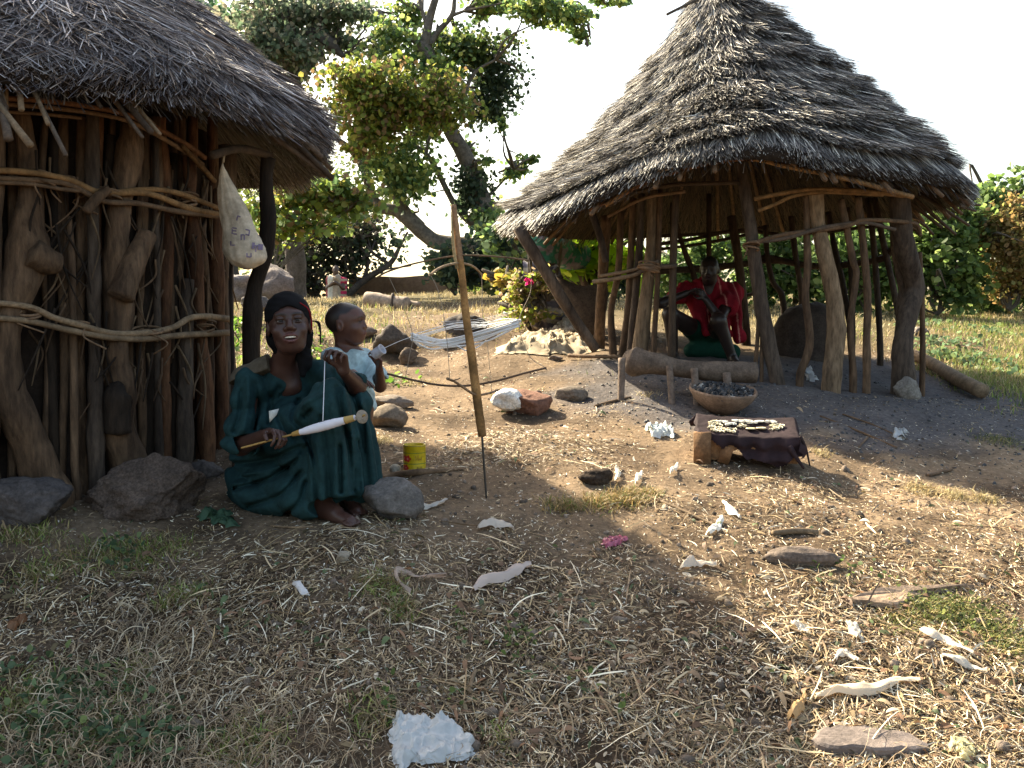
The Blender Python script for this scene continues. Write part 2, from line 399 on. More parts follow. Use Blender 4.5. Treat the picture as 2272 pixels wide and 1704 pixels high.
# ================================================================ HUT BUILDER
def ycirc(u, c, R, far=False):
    k = (u - 1136) / FPX; a = 1 + k * k; b = -2 * (k * c[0] + c[1]); q = c[0] ** 2 + c[1] ** 2 - R * R
    d = b * b - 4 * a * q
    if d <= 0: return -b / (2 * a)
    return (-b + (math.sqrt(d) if far else -math.sqrt(d))) / (2 * a)
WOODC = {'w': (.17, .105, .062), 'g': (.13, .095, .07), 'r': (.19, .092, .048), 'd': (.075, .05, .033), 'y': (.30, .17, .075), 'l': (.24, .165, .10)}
def post(parent, pts, c, R, col='w', far=False, name='wall_post', knob=.10, yy=None, seg=12, foot=True, mt='wood', n=None):
    """pts: (u,v,width px)"""
    W = []; rr = []; wl = pts[0][2] if len(pts[0]) > 2 else 20
    for q in pts:
        if len(q) > 2: wl = q[2]
        y = yy if yy is not None else ycirc(q[0], c, R, far)
        if len(q) > 3: y = q[3]
        W.append(P(q[0], q[1], y)); rr.append(wl / FPX * y * .5)
    if foot:
        e = W[-1].copy(); g = float(G(e[:1], e[1:2])[0])
        e[2] = min(e[2], g) - .10; W.append(e + np.array([0, 0, 0])); rr.append(rr[-1])
    mb = MB(); cc = np.array(WOODC[col]) * rng.uniform(.8, 1.15) * ((.78 if col != 'd' else .45) if c[0] < 0 else .95)  # left hut wood darkened for eave shade, its dark posts most, for gaps
    tube(mb, W, rr, n=n or max(14, len(W) * 6), seg=seg, knob=knob, col=cc, ks=7)
    return link(name, mb, M[mt], parent)
def rail(parent, pts, c, R, w=12, col='w', far=False, name='wall_rail', knob=.08, mt='woodh'):
    W = [P(q[0], q[1], ycirc(q[0], c, R, far)) for q in pts]; rr = [(q[2] if len(q) > 2 else w) / FPX * p[1] * .5 for q, p in zip(pts, W)]
    mb = MB(); tube(mb, W, rr, n=len(W) * 8, seg=8, knob=knob, col=np.array(WOODC[col]) * rng.uniform(.85, 1.15), ks=10)
    return link(name, mb, M[mt], parent)
def wrap(parent, u, v, y, r, h=.03, col='d', name='lashing'):
    c = P(u, v, y); mb = MB()
    for k in range(4):
        th = np.linspace(0, 2 * np.pi, 14); rr = r * (1 + .15 * rng.normal())
        p = np.stack([c[0] + rr * np.cos(th), c[1] + rr * np.sin(th) * .8, c[2] + (k - 1.5) * h / 3 + .25 * rr * np.cos(th + rng.uniform(0, 6))], -1)
        tube(mb, p, .006 * (1 + .3 * rng.normal() * .5), n=28, seg=5, col=np.array(WOODC[col]) * rng.uniform(.8, 1.5), cap=False)
    e = c + np.array([rng.normal() * .03, -r * .8, 0]); tube(mb, [e, e + [rng.normal() * .03, -.02, -.04], e + [rng.normal() * .05, -.01, -.09]], .004, seg=4, col=np.array(WOODC[col]) * 1.2)
    return link(name, mb, M['woodh'], parent)

def roof(parent, apex, rim, pal, nst, tiers, lens, spread, lift, wid, bulge=-.10, cam_side=(0, -1), inner=True, fringe=.12, thick=.12, name='thatch'):
    """rim(theta)->(N,3) points of the eave; strands on a cone between apex and rim"""
    apex = np.array(apex, float)
    NT = 120; th = np.linspace(0, 2 * np.pi, NT + 1)[:-1]; ts = np.linspace(0.02, 1, 26)
    def surf(t, th):
        bl = bulge + (.15 * np.cos(th) if tiers else 0)
        r = rim(th); p = apex + (r - apex) * t[..., None]
        p[..., 2] += bl * np.sin(np.pi * np.clip(t, 0, 1))
        return p
    mb = MB(); TT, HH = np.meshgrid(ts, th, indexing='ij')
    O = surf(TT, HH); nz = .02 * fbm(O * 5, 3)[..., None]; O = O + nz
    I = surf(TT * .985, HH) - np.array([0, 0, thick])
    def grid(Vv, flip):
        i = np.arange(len(ts) - 1)[:, None] * NT; j = np.arange(NT)[None]; j2 = (j + 1) % NT
        Q = np.stack([i + j, i + NT + j, i + NT + j2, i + j2], -1).reshape(-1, 4)
        return Q if not flip else Q[:, ::-1]
    mb.add(O.reshape(-1, 3), grid(O, False), None, np.ones(3)); n0 = mb.n
    mb.add(I.reshape(-1, 3), grid(I, True), None, np.ones(3))
    j = np.arange(NT); a = (len(ts) - 1) * NT
    mb.Q.append(np.stack([a + j, n0 + a + j, n0 + a + (j + 1) % NT, a + (j + 1) % NT], -1))
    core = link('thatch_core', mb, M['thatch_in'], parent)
    # outer strands
    view = math.atan2(cam_side[1], cam_side[0])
    mb = MB(); pal = np.array(pal)
    def strands(N, t0, t1, h, lift0, lift1, wd, dev, colf=1.0, K=3, down=0.0, under=False):
        # t0,t1 arrays, h angles
        dh = rng.normal(size=N) * dev * (t1 - t0)
        K_ = np.linspace(0, 1, K)[None]; t = t0[:, None] + (t1 - t0)[:, None] * K_; hh = h[:, None] + dh[:, None] * K_ / np.maximum(t, .15)
        p = surf(t, hh)
        out = nrm(rim(h) - apex); tang = np.stack([-np.sin(h), np.cos(h), 0 * h], -1); nn = nrm(np.cross(out, tang)); nn = np.where(nn[:, 2:3] < 0, -nn, nn)
        lf = lift0[:, None] + (lift1 - lift0)[:, None] * K_ ** 1.5
        p = p + nn[:, None] * lf[..., None]; p[..., 2] -= down * (K_ ** 2) * (t1 - t0)[:, None]
        p = p + tang[:, None] * (rng.normal(size=(N, 1)) * .010 * np.sin(K_ * 3.14))[..., None]
        side = nrm(tang + nn * rng.normal(size=(N, 1)) * .5)
        w_ = (wd * rng.uniform(.6, 1.4, N))[:, None] * np.array([1.0] * (K - 1) + [.35])[None]
        ci = rng.integers(0, len(pal), N); C = pal[ci] * (rng.uniform(.5, 1.5, (N, 1))) * colf
        ribbons(mb, p, side, w_, C)
    def angles(N):
        a = view + rng.uniform(-1.9, 1.9, N); b = rng.uniform(0, 2 * np.pi, N); return np.where(rng.random(N) < .9, a, b)
    L = np.linalg.norm(rim(np.zeros(1))[0] - apex)
    if tiers:
        for k, tk in enumerate(tiers):
            N = int(nst * tk ** .9 / np.sum(np.array(tiers) ** .9)); h = angles(N)
            edge = tk + .035 * vnoise(np.stack([np.cos(h) * 4, np.sin(h) * 4, h * 0 + k * 5], -1)) + .015 * vnoise(np.stack([np.cos(h) * 17, np.sin(h) * 17, h * 0 + k * 5], -1))
            clump = .5 + .5 * vnoise(np.stack([np.cos(h) * 30 * tk, np.sin(h) * 30 * tk, h * 0 + k * 3], -1))
            q = rng.random(N); ln = rng.uniform(*lens, N) / L
            t1 = edge - q ** 2.5 * .065 + rng.normal(size=N) * .008; t0 = np.maximum(t1 - ln, .01)
            depth = rng.random(N)
            strands(N, t0, t1, h, .004 + .01 * depth, (lift * (1.0 - q * .8) * (.35 + .75 * clump)) * (.5 + .5 * depth), wid, spread, .55 + .9 * clump[:, None])  # lifted tufts coloured brighter, flat ones darker, to imitate sun and shade
    else:
        N = nst; h = angles(N); t1 = rng.uniform(.02, 1, N) ** .6; t1 = .03 + t1 * .99; ln = rng.uniform(*lens, N) / L
        cl = .5 + .5 * vnoise(np.stack([np.cos(h) * 14, np.sin(h) * 14, t1 * 14], -1))
        strands(N, np.maximum(t1 - ln, .005), t1, h, rng.uniform(0, .02, N), lift * rng.uniform(.1, 1, N) * (.3 + cl), wid, spread, .55 + .9 * cl[:, None])
    # eave fringe, thick
    N = int(nst * (.28 if tiers else .65)); h = angles(N); e = 1 + .03 * vnoise(np.stack([np.cos(h) * 9, np.sin(h) * 9, h * 0], -1)); t1 = e + rng.normal(size=N) * .012 + .01; dp = rng.random(N)
    strands(N, t1 - rng.uniform(*lens, N) / L, t1, h, .02 - thick * dp * .8, .03 - thick * 1.05 * dp, wid, spread, 1.0, down=fringe)
    o = link('thatch_straw', mb, M['thatch'], core)
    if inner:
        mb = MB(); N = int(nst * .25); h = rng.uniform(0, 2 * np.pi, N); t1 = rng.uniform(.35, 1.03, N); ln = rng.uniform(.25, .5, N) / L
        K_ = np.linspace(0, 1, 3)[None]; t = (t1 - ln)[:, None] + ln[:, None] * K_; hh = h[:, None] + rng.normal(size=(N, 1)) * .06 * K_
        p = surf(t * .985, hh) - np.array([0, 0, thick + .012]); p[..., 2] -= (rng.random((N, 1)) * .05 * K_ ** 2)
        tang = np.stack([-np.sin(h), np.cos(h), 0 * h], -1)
        ribbons(mb, p, nrm(tang + rng.normal(size=(N, 3)) * .2), (rng.uniform(.5, 1.3, (N, 1)) * .008) * np.array([[1, 1, .5]]), np.array([.065, .040, .021]) * rng.uniform(.1, 1.7, (N, 1)))  # straw coloured dark to stand for the shade inside the roof
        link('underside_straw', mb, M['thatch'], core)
    return core, surf

# ================================================================ RIGHT HUT (open, conical thatch)
HC = np.array([2.07, 8.4]); HR = 1.33; RC = np.array([1.78, 8.42]); RR = 1.88
A_R = P(1586, -50, 8.35)
def rimR(th):
    th = np.asarray(th); x = np.cos(th); y = np.sin(th)
    R = RR * (1 + .012 * np.sin(3 * th + 1) + .01 * np.sin(7 * th))
    t_ = th % (2 * np.pi); z = .90 + .07 * x - .02 * y + .20 * np.exp(-((t_ - 4.52) / .42) ** 2) - .11 * np.exp(-((t_ - 3.75) / .45) ** 2) + .015 * np.sin(5 * th)
    return np.stack([RC[0] + R * x, RC[1] + R * y, z], -1)
hutR = thing('thatched_hut', 'open round hut with a tall shaggy conical thatch roof on bare crooked posts', 'hut', gp(HC[0], HC[1]))
roofcore, surfR = roof(hutR, A_R, rimR, [(.28, .255, .23), (.15, .135, .12), (.08, .07, .064), (.62, .58, .50), (.035, .03, .028), (.20,.18,.16)], 80000,  # cream strands stand for sunlit tips, near-black ones for shaded gaps
     [.10, .18, .25, .32, .39, .46, .53, .60, .67, .74, .81, .88, .95], (.28, .48), .28, .20, .0085, fringe=.05, thick=.10)
roofcore.name = 'roof'
mb = MB(); b0 = P(1480, 32, 8.1); tube(mb, [P(1480, 32, 8.0), P(1520, 12, 8.1), P(1560, -5, 8.2)], .012, seg=6, col=(.1, .08, .06)); link('roof_stick', mb, M['woodh'], hutR)
# binding hoops and front posts
F = [([(1345, 480, 24), (1338, 600), (1332, 700), (1328, 790, 27)], 'w'), ([(1378, 470, 15), (1372, 600), (1356, 690), (1360, 780, 17)], 'w'),
     ([(1405, 440, 15), (1400, 560), (1392, 700), (1380, 790, 17)], 'w'), ([(1424, 430, 17), (1418, 560), (1406, 700), (1398, 790, 17)], 'g'),
     ([(1448, 420, 24), (1446, 540, 26), (1438, 620, 28), (1424, 740, 34), (1418, 792, 36)], 'l'), ([(1466, 420, 12), (1460, 600), (1450, 780, 12)], 'w'),
     ([(1640, 350, 24), (1662, 480, 28), (1672, 560, 30), (1692, 690, 32), (1712, 790, 34), (1728, 862, 34)], 'g'),
     ([(1808, 425, 38), (1815, 500, 32), (1830, 570, 34), (1848, 650, 36), (1856, 720, 40), (1852, 780, 40), (1845, 835, 44)], 'l'),
     ([(1866, 443, 15), (1880, 513), (1893, 580), (1900, 611), (1888, 700), (1887, 745), (1893, 832, 16)], 'w'),
     ([(1904, 439, 16), (1911, 502), (1920, 590, 17), (1925, 660), (1923, 760), (1923, 835, 18)], 'w'),
     ([(1789, 432, 15), (1790, 520), (1792, 590, 17), (1787, 660), (1797, 747, 18), (1790, 790), (1776, 830, 18)], 'w'),
     ([(1995, 430, 44), (2002, 520, 46), (2016, 580, 44), (2030, 640, 42), (2014, 700, 42), (2004, 765, 44), (2004, 840, 52)], 'g'),
     ([(1986, 450, 26), (1992, 560, 26), (2006, 640, 26), (2000, 700)], 'g'),
     ([(1684, 690, 9), (1680, 760), (1676, 818, 9)], 'w'), ([(1690, 690, 8), (1690, 760), (1690, 820, 9)], 'w'),
     ([(2040, 560, 11), (2046, 680, 12), (2047, 805, 13)], 'w'), ([(1500, 430, 16), (1494, 560), (1492, 660)], 'd')]
for pts, c in F: post(hutR, pts, HC, HR if pts[0][0] != 1986 else HR - .1, c, seg=14)
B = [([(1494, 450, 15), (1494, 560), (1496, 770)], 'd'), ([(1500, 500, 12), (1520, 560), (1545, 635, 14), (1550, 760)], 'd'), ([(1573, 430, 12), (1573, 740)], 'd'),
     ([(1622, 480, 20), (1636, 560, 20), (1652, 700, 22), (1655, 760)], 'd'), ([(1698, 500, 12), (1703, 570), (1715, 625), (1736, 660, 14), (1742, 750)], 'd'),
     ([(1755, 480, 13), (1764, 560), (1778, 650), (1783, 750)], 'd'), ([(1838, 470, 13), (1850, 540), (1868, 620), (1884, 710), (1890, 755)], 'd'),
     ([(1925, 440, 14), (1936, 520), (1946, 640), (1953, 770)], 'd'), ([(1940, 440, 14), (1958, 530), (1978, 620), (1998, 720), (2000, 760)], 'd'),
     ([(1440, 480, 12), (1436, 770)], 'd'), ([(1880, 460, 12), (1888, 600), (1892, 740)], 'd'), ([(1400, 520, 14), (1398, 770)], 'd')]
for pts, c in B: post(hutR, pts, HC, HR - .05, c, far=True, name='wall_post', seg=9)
mb = MB(); tube(mb, [P(1150, 505, 7.5), P(1215, 610, 7.5), P(1270, 700, 7.6), P(1322, 775, 7.7)], [.045, .045, .042, .04], seg=12, knob=.08, col=WOODC['g']); link('roof_prop', mb, M['wood'], hutR)
mb = MB(); tube(mb, [P(1312, 470, 7.9), P(1330, 520, 7.9), P(1345, 580, 7.95)], .028, seg=9, knob=.08, col=(.07, .055, .05)); link('roof_prop', mb, M['wood'], hutR)
z2 = lambda L: [(1300 + a / 2.276, b / 2.276) for a, b in L]
def rimrail(pts, w, col, dr=-.03, name='eave_hoop'):
    W = [P(q[0], q[1], ycirc(q[0], RC, RR + dr - .05)) for q in pts]; mb = MB()
    tube(mb, W, [w / FPX * p[1] * .5 for p in W], n=60, seg=7, knob=.1, col=np.array(WOODC[col]) * rng.uniform(.9, 1.2), ks=9); link(name, mb, M['woodh'], hutR)
rimrail(z2([(100, 1035), (250, 940), (360, 895), (560, 833), (700, 805), (860, 805), (1000, 838), (1200, 878), (1400, 925), (1650, 995)]), 11, 'y')
rimrail(z2([(20, 1060), (180, 985), (340, 905), (540, 845), (760, 806), (900, 812), (1100, 855), (1300, 900)]), 9, 'r')
rimrail(z2([(360, 870), (560, 815), (700, 780), (770, 740), (820, 700)]), 10, 'l', dr=.02)
rimrail(z2([(700, 770), (850, 765), (960, 775), (1060, 840)]), 7, 'w', dr=.02)
for L, w, c in [(z2([(850, 1005), (1000, 975), (1150, 957), (1400, 966), (1620, 992)]), 10, 'y'), (z2([(870, 1065), (960, 1030), (1050, 990), (1200, 972), (1500, 985)]), 8, 'y'),
                (z2([(820, 1235), (1000, 1185), (1300, 1145), (1400, 1112), (1600, 1120), (1670, 1135), (1690, 1190)]), 10, 'w'), (z2([(820, 1225), (1000, 1205), (1200, 1150), (1400, 1125), (1560, 1160)]), 9, 'g'),
                ([(1318, 625), (1400, 612), (1440, 595), (1500, 590)], 10, 'g'), ([(1335, 612), (1400, 600), (1460, 580)], 8, 'g'),
                ([(1340, 460), (1420, 425), (1500, 410), (1640, 405)], 10, 'd'), ([(1350, 480), (1430, 440), (1520, 425)], 8, 'w')]:
    rail(hutR, L, HC, HR + .06, w, c)
for L, w in [([(1440, 604), (1540, 596), (1660, 585), (1700, 572), (1800, 590), (1900, 584), (1960, 572), (1985, 548)], 14), ([(1420, 598), (1560, 600), (1700, 580), (1850, 592), (1970, 575)], 9),
             ([(1440, 545), (1540, 530), (1640, 512), (1760, 520), (1960, 500)], 8), ([(1450, 555), (1560, 540), (1660, 520)], 7), ([(1430, 525), (1550, 520), (1700, 505)], 7), ([(1700, 640), (1660, 655), (1600, 660)], 8)]:
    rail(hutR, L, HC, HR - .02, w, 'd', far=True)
for u, v, y, r in [(1440, 592, 7.2, .075), (1667, 545, 7.05, .05), (2012, 500, 8.1, .09), (1815, 505, 7.1, .055)]: wrap(hutR, u, v, y, r, .04, 'w')
# bare rafters under the eave at the right and inside
for k, (a, b) in enumerate([((1980, 420), (2090, 505)), ((2010, 425), (2120, 520)), ((2040, 430), (2150, 500)), ((1960, 425), (2050, 500)), ((2075, 440), (2165, 468)), ((2100, 450), (2175, 455)), ((2000, 440), (2070, 520)), ((1985, 455), (2040, 520))]):
    mb = MB(); y0 = 8.0 + .15 * k % 1.0; tube(mb, [P(a[0], a[1], y0), P(b[0], b[1], y0 + .3)], [.018, .012], n=8, seg=6, knob=.1, col=WOODC['d']); link('rafter', mb, M['woodh'], hutR)
for k in range(30):
    th = 2 * math.pi * k / 30 + .1 * rng.normal(); tt = np.array([.12, .5, 1.0]); p = surfR(tt, np.full(3, th)) - [0, 0, .15]
    mb = MB(); tube(mb, p, [.014, .018, .016], n=12, seg=6, knob=.1, col=WOODC['w']); link('rafter', mb, M['woodh'], hutR)
# ================================================================ LEFT HUT
LC = np.array([-3.0, 5.3]); LR = 1.44; LRR = 1.97
def rimL(th):
    th = np.asarray(th); x = np.cos(th); y = np.sin(th); R = LRR * (1 + .012 * np.sin(4 * th) + .01 * np.sin(9 * th + 1))
    z = .97 + .03 * np.sin(3 * th + 2) + .012 * np.sin(8 * th)
    return np.stack([LC[0] + R * x, LC[1] + R * y, z], -1)
hutL = thing('thatched_hut', 'dark round hut at the left with gnarled upright log wall under drooping grey thatch', 'hut', gp(LC[0], LC[1]))
rcL, surfL = roof(hutL, (LC[0], LC[1], 2.35), rimL, [(.17, .15, .155), (.11, .095, .10), (.30, .275, .28), (.05, .038, .038), (.20, .14, .10), (.07,.055,.055), (.42, .39, .38)], 80000, None, (.22, .5), 1.1, .10, .0075, bulge=.15,  # palest strand colours stand in for sky sheen on the thatch
                  cam_side=(.45, -.9), inner=True, fringe=.14, thick=.12)  # unseen roof top shaped low so its shadow stays small
rcL.name = 'roof'
# inner wall of mud and brush behind the posts
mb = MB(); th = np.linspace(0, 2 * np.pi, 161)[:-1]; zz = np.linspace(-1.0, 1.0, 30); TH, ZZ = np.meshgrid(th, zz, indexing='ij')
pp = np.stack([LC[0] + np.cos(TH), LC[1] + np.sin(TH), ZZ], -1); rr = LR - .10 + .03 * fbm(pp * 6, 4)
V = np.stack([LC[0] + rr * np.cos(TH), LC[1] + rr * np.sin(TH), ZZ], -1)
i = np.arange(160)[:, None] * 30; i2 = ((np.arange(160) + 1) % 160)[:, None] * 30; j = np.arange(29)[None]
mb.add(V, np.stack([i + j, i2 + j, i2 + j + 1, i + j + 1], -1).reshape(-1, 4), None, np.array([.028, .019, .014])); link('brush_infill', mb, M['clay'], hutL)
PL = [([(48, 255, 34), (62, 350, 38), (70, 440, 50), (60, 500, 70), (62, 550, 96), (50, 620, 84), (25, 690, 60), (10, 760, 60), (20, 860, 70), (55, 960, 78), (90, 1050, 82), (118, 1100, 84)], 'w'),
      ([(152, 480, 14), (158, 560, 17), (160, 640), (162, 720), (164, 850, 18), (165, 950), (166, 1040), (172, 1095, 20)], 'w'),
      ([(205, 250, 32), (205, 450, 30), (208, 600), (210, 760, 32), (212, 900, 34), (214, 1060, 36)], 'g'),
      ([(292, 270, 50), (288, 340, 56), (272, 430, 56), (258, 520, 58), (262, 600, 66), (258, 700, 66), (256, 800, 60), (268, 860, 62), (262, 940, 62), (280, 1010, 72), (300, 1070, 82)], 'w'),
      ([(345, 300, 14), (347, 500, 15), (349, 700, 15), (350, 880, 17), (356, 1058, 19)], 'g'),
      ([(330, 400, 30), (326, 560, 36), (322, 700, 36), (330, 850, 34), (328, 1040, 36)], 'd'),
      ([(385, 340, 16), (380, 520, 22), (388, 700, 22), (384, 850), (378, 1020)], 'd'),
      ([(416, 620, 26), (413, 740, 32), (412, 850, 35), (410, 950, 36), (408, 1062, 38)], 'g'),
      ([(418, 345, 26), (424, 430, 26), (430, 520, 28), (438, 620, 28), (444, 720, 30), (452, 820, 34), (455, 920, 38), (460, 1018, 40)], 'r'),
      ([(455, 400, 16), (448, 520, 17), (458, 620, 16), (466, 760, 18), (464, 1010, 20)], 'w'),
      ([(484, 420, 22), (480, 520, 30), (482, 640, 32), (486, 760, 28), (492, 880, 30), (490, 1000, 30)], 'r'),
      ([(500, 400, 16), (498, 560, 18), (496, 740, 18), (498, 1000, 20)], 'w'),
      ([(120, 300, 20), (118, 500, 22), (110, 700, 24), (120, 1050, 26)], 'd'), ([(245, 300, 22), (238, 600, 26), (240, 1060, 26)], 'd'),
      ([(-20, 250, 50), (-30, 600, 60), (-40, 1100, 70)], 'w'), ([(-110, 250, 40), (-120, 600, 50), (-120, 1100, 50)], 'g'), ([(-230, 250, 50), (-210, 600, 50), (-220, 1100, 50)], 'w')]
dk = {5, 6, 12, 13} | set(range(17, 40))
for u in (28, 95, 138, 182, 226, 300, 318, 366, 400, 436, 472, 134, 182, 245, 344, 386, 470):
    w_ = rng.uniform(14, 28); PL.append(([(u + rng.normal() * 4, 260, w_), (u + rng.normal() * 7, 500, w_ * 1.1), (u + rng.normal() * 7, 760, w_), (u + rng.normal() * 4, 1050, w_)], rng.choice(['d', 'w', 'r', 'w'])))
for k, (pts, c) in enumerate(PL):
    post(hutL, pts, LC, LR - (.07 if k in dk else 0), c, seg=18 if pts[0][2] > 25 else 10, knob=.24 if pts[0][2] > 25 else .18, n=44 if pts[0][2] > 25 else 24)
def free(parent, pts, dy=0, col='w', name='branch', knob=.12, R=None, seg=10, foot=False, mt='wood'):
    return post(parent, [(a, b, c, ycirc(a, LC, (R or LR) + .02) + dy) for a, b, c in pts], LC, LR, col, name=name, knob=knob, foot=foot, seg=seg, mt=mt)
free(hutL, [(268, 660, 60), (290, 600, 52), (312, 550, 46), (326, 518, 44)], -.08, 'w', 'branch_stub')
free(hutL, [(70, 560, 70), (105, 580, 62), (132, 585, 46)], -.05, 'w', 'branch_stub')
free(hutL, [(190, 470, 24), (215, 440, 24), (240, 420, 20)], -.10, 'w', 'branch_stub')
free(hutL, [(262, 960, 58), (262, 880, 62), (268, 868, 40)], -.04, 'd', 'branch_stub')
for k in range(90):   # twigs hanging in the wall
    u = rng.uniform(60, 480); v = rng.uniform(330, 850); L = rng.uniform(60, 200); a = rng.normal() * .35
    pts = [(u, v, 6), (u + math.sin(a) * L * .5 + rng.normal() * 10, v + L * .5, 5), (u + math.sin(a) * L + rng.normal() * 14, v + L, 2.5)]
    free(hutL, pts, rng.uniform(-.05, .06), rng.choice(['w', 'l', 'd']), 'twig', seg=5, knob=0)
for k in range(3, 22):
    th = math.radians(300 - 0 + k * 14 + 20)
    p0 = np.array([LC[0] + LR * math.cos(th), LC[1] + LR * math.sin(th)])
    if p0[1] > 5.4 or p0[0] < -3.6:
        mb = MB(); r = rng.uniform(.04, .07); g = gp(*p0)[2]; tube(mb, [(p0[0], p0[1], .95), (p0[0] + .05 * rng.normal(), p0[1], 0), (p0[0], p0[1], g - .1)], r, n=14, seg=9, knob=.12, col=WOODC['g']); link('wall_post', mb, M['wood'], hutL)
RL = [([(-60, 376), (60, 382), (150, 398), (210, 424), (250, 428), (330, 430), (420, 462), (496, 478)], 14, 'y'), ([(-60, 392), (100, 402), (160, 412), (230, 446), (310, 452), (400, 470), (494, 480)], 12, 'w'),
      ([(245, 428), (340, 420), (400, 430), (450, 448), (485, 462)], 12, 'y'), ([(-60, 404), (60, 408), (140, 420), (200, 425)], 9, 'w'),
      ([(-60, 668), (60, 680), (120, 705), (180, 722), (250, 740), (330, 738), (385, 726), (420, 706), (460, 702), (508, 708)], 14, 'l'), ([(-60, 702), (60, 712), (150, 732), (240, 748), (320, 752), (400, 744), (510, 738)], 14, 'l'),
      ([(-60, 215), (80, 222), (180, 234), (280, 254), (360, 290), (420, 325), (455, 350)], 12, 'r'), ([(-60, 228), (100, 238), (220, 254), (300, 275), (400, 330), (450, 365)], 10, 'w'), ([(-60, 245), (80, 252), (180, 262)], 8, 'w')]
for L, w, c in RL: rail(hutL, L, LC, LR + .07, w, c)
for u, v, r in [(90, 395, .05), (145, 405, .045), (412, 445, .05), (240, 432, .05), (180, 728, .045), (328, 742, .05), (452, 722, .05), (60, 690, .05)]: wrap(hutL, u, v, ycirc(u, LC, LR + .03), r, .04, 'w')
# outer posts holding the eave
post(hutL, [(596, 350, 34, 5.15), (590, 400, 30, 5.15), (596, 480, 34, 5.15), (588, 560, 34, 5.15), (565, 640, 36, 5.15), (560, 700, 42, 5.15), (558, 790, 40, 5.15), (560, 960, 40, 5.15)], LC, LR, 'd', name='eave_post', knob=.15, seg=14)
post(hutL, [(514, 560, 8, 4.95), (512, 640, 8, 4.95), (516, 800, 8, 4.95), (516, 900, 8, 4.95)], LC, LR, 'd', name='thin_rod')
free(hutL, [(405, 325, 12), (440, 362, 12), (476, 402, 11)], -.12, 'y', 'loose_cane')
free(hutL, [(250, 195, 10), (300, 240, 11), (342, 278, 12)], -.30, 'l', 'loose_cane'); free(hutL, [(248, 220, 5), (275, 255, 5), (290, 282, 4)], -.30, 'w', 'loose_cane')
free(hutL, [(14, 160, 8), (15, 262, 8)], -.35, 'y', 'loose_cane'); free(hutL, [(122, 170, 5), (120, 222, 5)], -.35, 'l', 'loose_cane')
for k in range(78):   # rafter ends showing under the eave
    th = math.radians(rng.uniform(232, 385)); r1 = 2.0 + rng.uniform(-.08, .14)
    r1 = r1 - .10 * (th > math.radians(318)); sk = rng.normal() * .10 + .06; p = np.array([[LC[0] + r * math.cos(th + sk * (r - 1.2)), LC[1] + r * math.sin(th + sk * (r - 1.2)), 0] for r in (.9, 1.5, r1)])
    zr = .97 - .20 + .12 * (th > math.radians(318)); p[:, 2] = [zr + (2.0 - r) * .98 - (.03 if r > 1 else .02) - rng.uniform(0, .05) * (r > 1.9) for r in (.9, 1.5, r1)]
    mb = MB(); tube(mb, p, rng.uniform(.008, .017), n=10, seg=7, knob=.08, col=np.array(WOODC[rng.choice(['g', 'l', 'g', 'd'])])); link('rafter', mb, M['woodh'], hutL)
mb = MB(); tube(mb, [P(600, 300, 5.05), P(660, 340, 5.1), P(725, 388, 5.15)], .016, seg=8, knob=.08, col=WOODC['g']); link('rafter', mb, M['woodh'], hutL)
mb = MB(); tube(mb, [P(640, 300, 5.05), P(690, 350, 5.1), P(738, 396, 5.15)], .015, seg=8, knob=.08, col=WOODC['d']); link('rafter', mb, M['woodh'], hutL)
mb = MB(); tube(mb, [P(470, 345, 4.7), P(530, 330, 4.9), P(600, 345, 5.15)], .02, seg=8, knob=.1, col=WOODC['d']); link('eave_beam', mb, M['woodh'], hutL)

# ================================================================ HANGING BAG
bagb = P(535, 594, 4.9)
prof = [(358, 495, 496), (395, 487, 508), (434, 484, 532), (470, 488, 550), (506, 494, 566), (542, 495, 584), (565, 500, 592), (580, 508, 588), (592, 528, 570), (597, 545, 555)]
nb = 40; pr = spline(np.array(prof, float), nb); seg = 56; th = np.arange(seg) / seg * 2 * np.pi; V = []
for v, a, b in pr:
    c = P((a + b) / 2, v, 4.9); r = max(b - a, 1) / 2 / FPX * 4.9
    for t in th:
        f = 1 + .035 * math.sin(9 * t + v * .02) * sm(600, 400, v) + .02 * math.sin(17 * t + v * .013)
        V.append([c[0] + r * f * math.cos(t), c[1] + r * .75 * f * math.sin(t), c[2]])
V = np.array(V); V = V + (.004 * fbm(V * 25, 3))[:, None]; i = np.arange(nb - 1)[:, None] * seg; j = np.arange(seg)[None]; j2 = (j + 1) % seg
Q = np.stack([i + j, i + j2, i + seg + j2, i + seg + j], -1).reshape(-1, 4)
mb = MB(); C = np.full((len(V), 3), (.60, .50, .38)); C[:, :] *= (1 + .12 * fbm(V * 12, 3))[:, None]
px = 1136 + FPX * V[:, 0] / V[:, 1]; vz = np.repeat(pr[:, 0], seg); fr = np.tile(np.sin(th) < 0, nb)
ru = (px - np.repeat(pr[:, 1], seg)) / np.maximum(np.repeat(pr[:, 2] - pr[:, 1], seg), 5)
mb.add(V, Q, None, C)
bag = tag(link('hanging_bag', mb, M['cloth'], base=bagb), 'bulging beige plastic bag with faded purple print hanging from the eave of the left hut', 'bag')
mb = MB()
def decal(u, v, w, h, col, R=0.0):
    # small printed mark following the bag front
    for du in (0,):
        a = np.array([[-w, -h], [w, -h], [w, h], [-w, h]]) / 2; cs, sn = math.cos(R), math.sin(R)
        mb = MB(); q = []
        for x, y in a:
            uu, vv = u + x * cs - y * sn, v + x * sn + y * cs; k = np.argmin(np.where(fr, (px - uu) ** 2 + (vz - vv) ** 2, 1e9))
            q.append(P(uu, vv, V[k, 1] - .006))
        mb.add(q, [[0, 1, 2, 3]], None, col); link('printed_mark', mb, M['cloth'], bag)
pc = (.24, .19, .27)
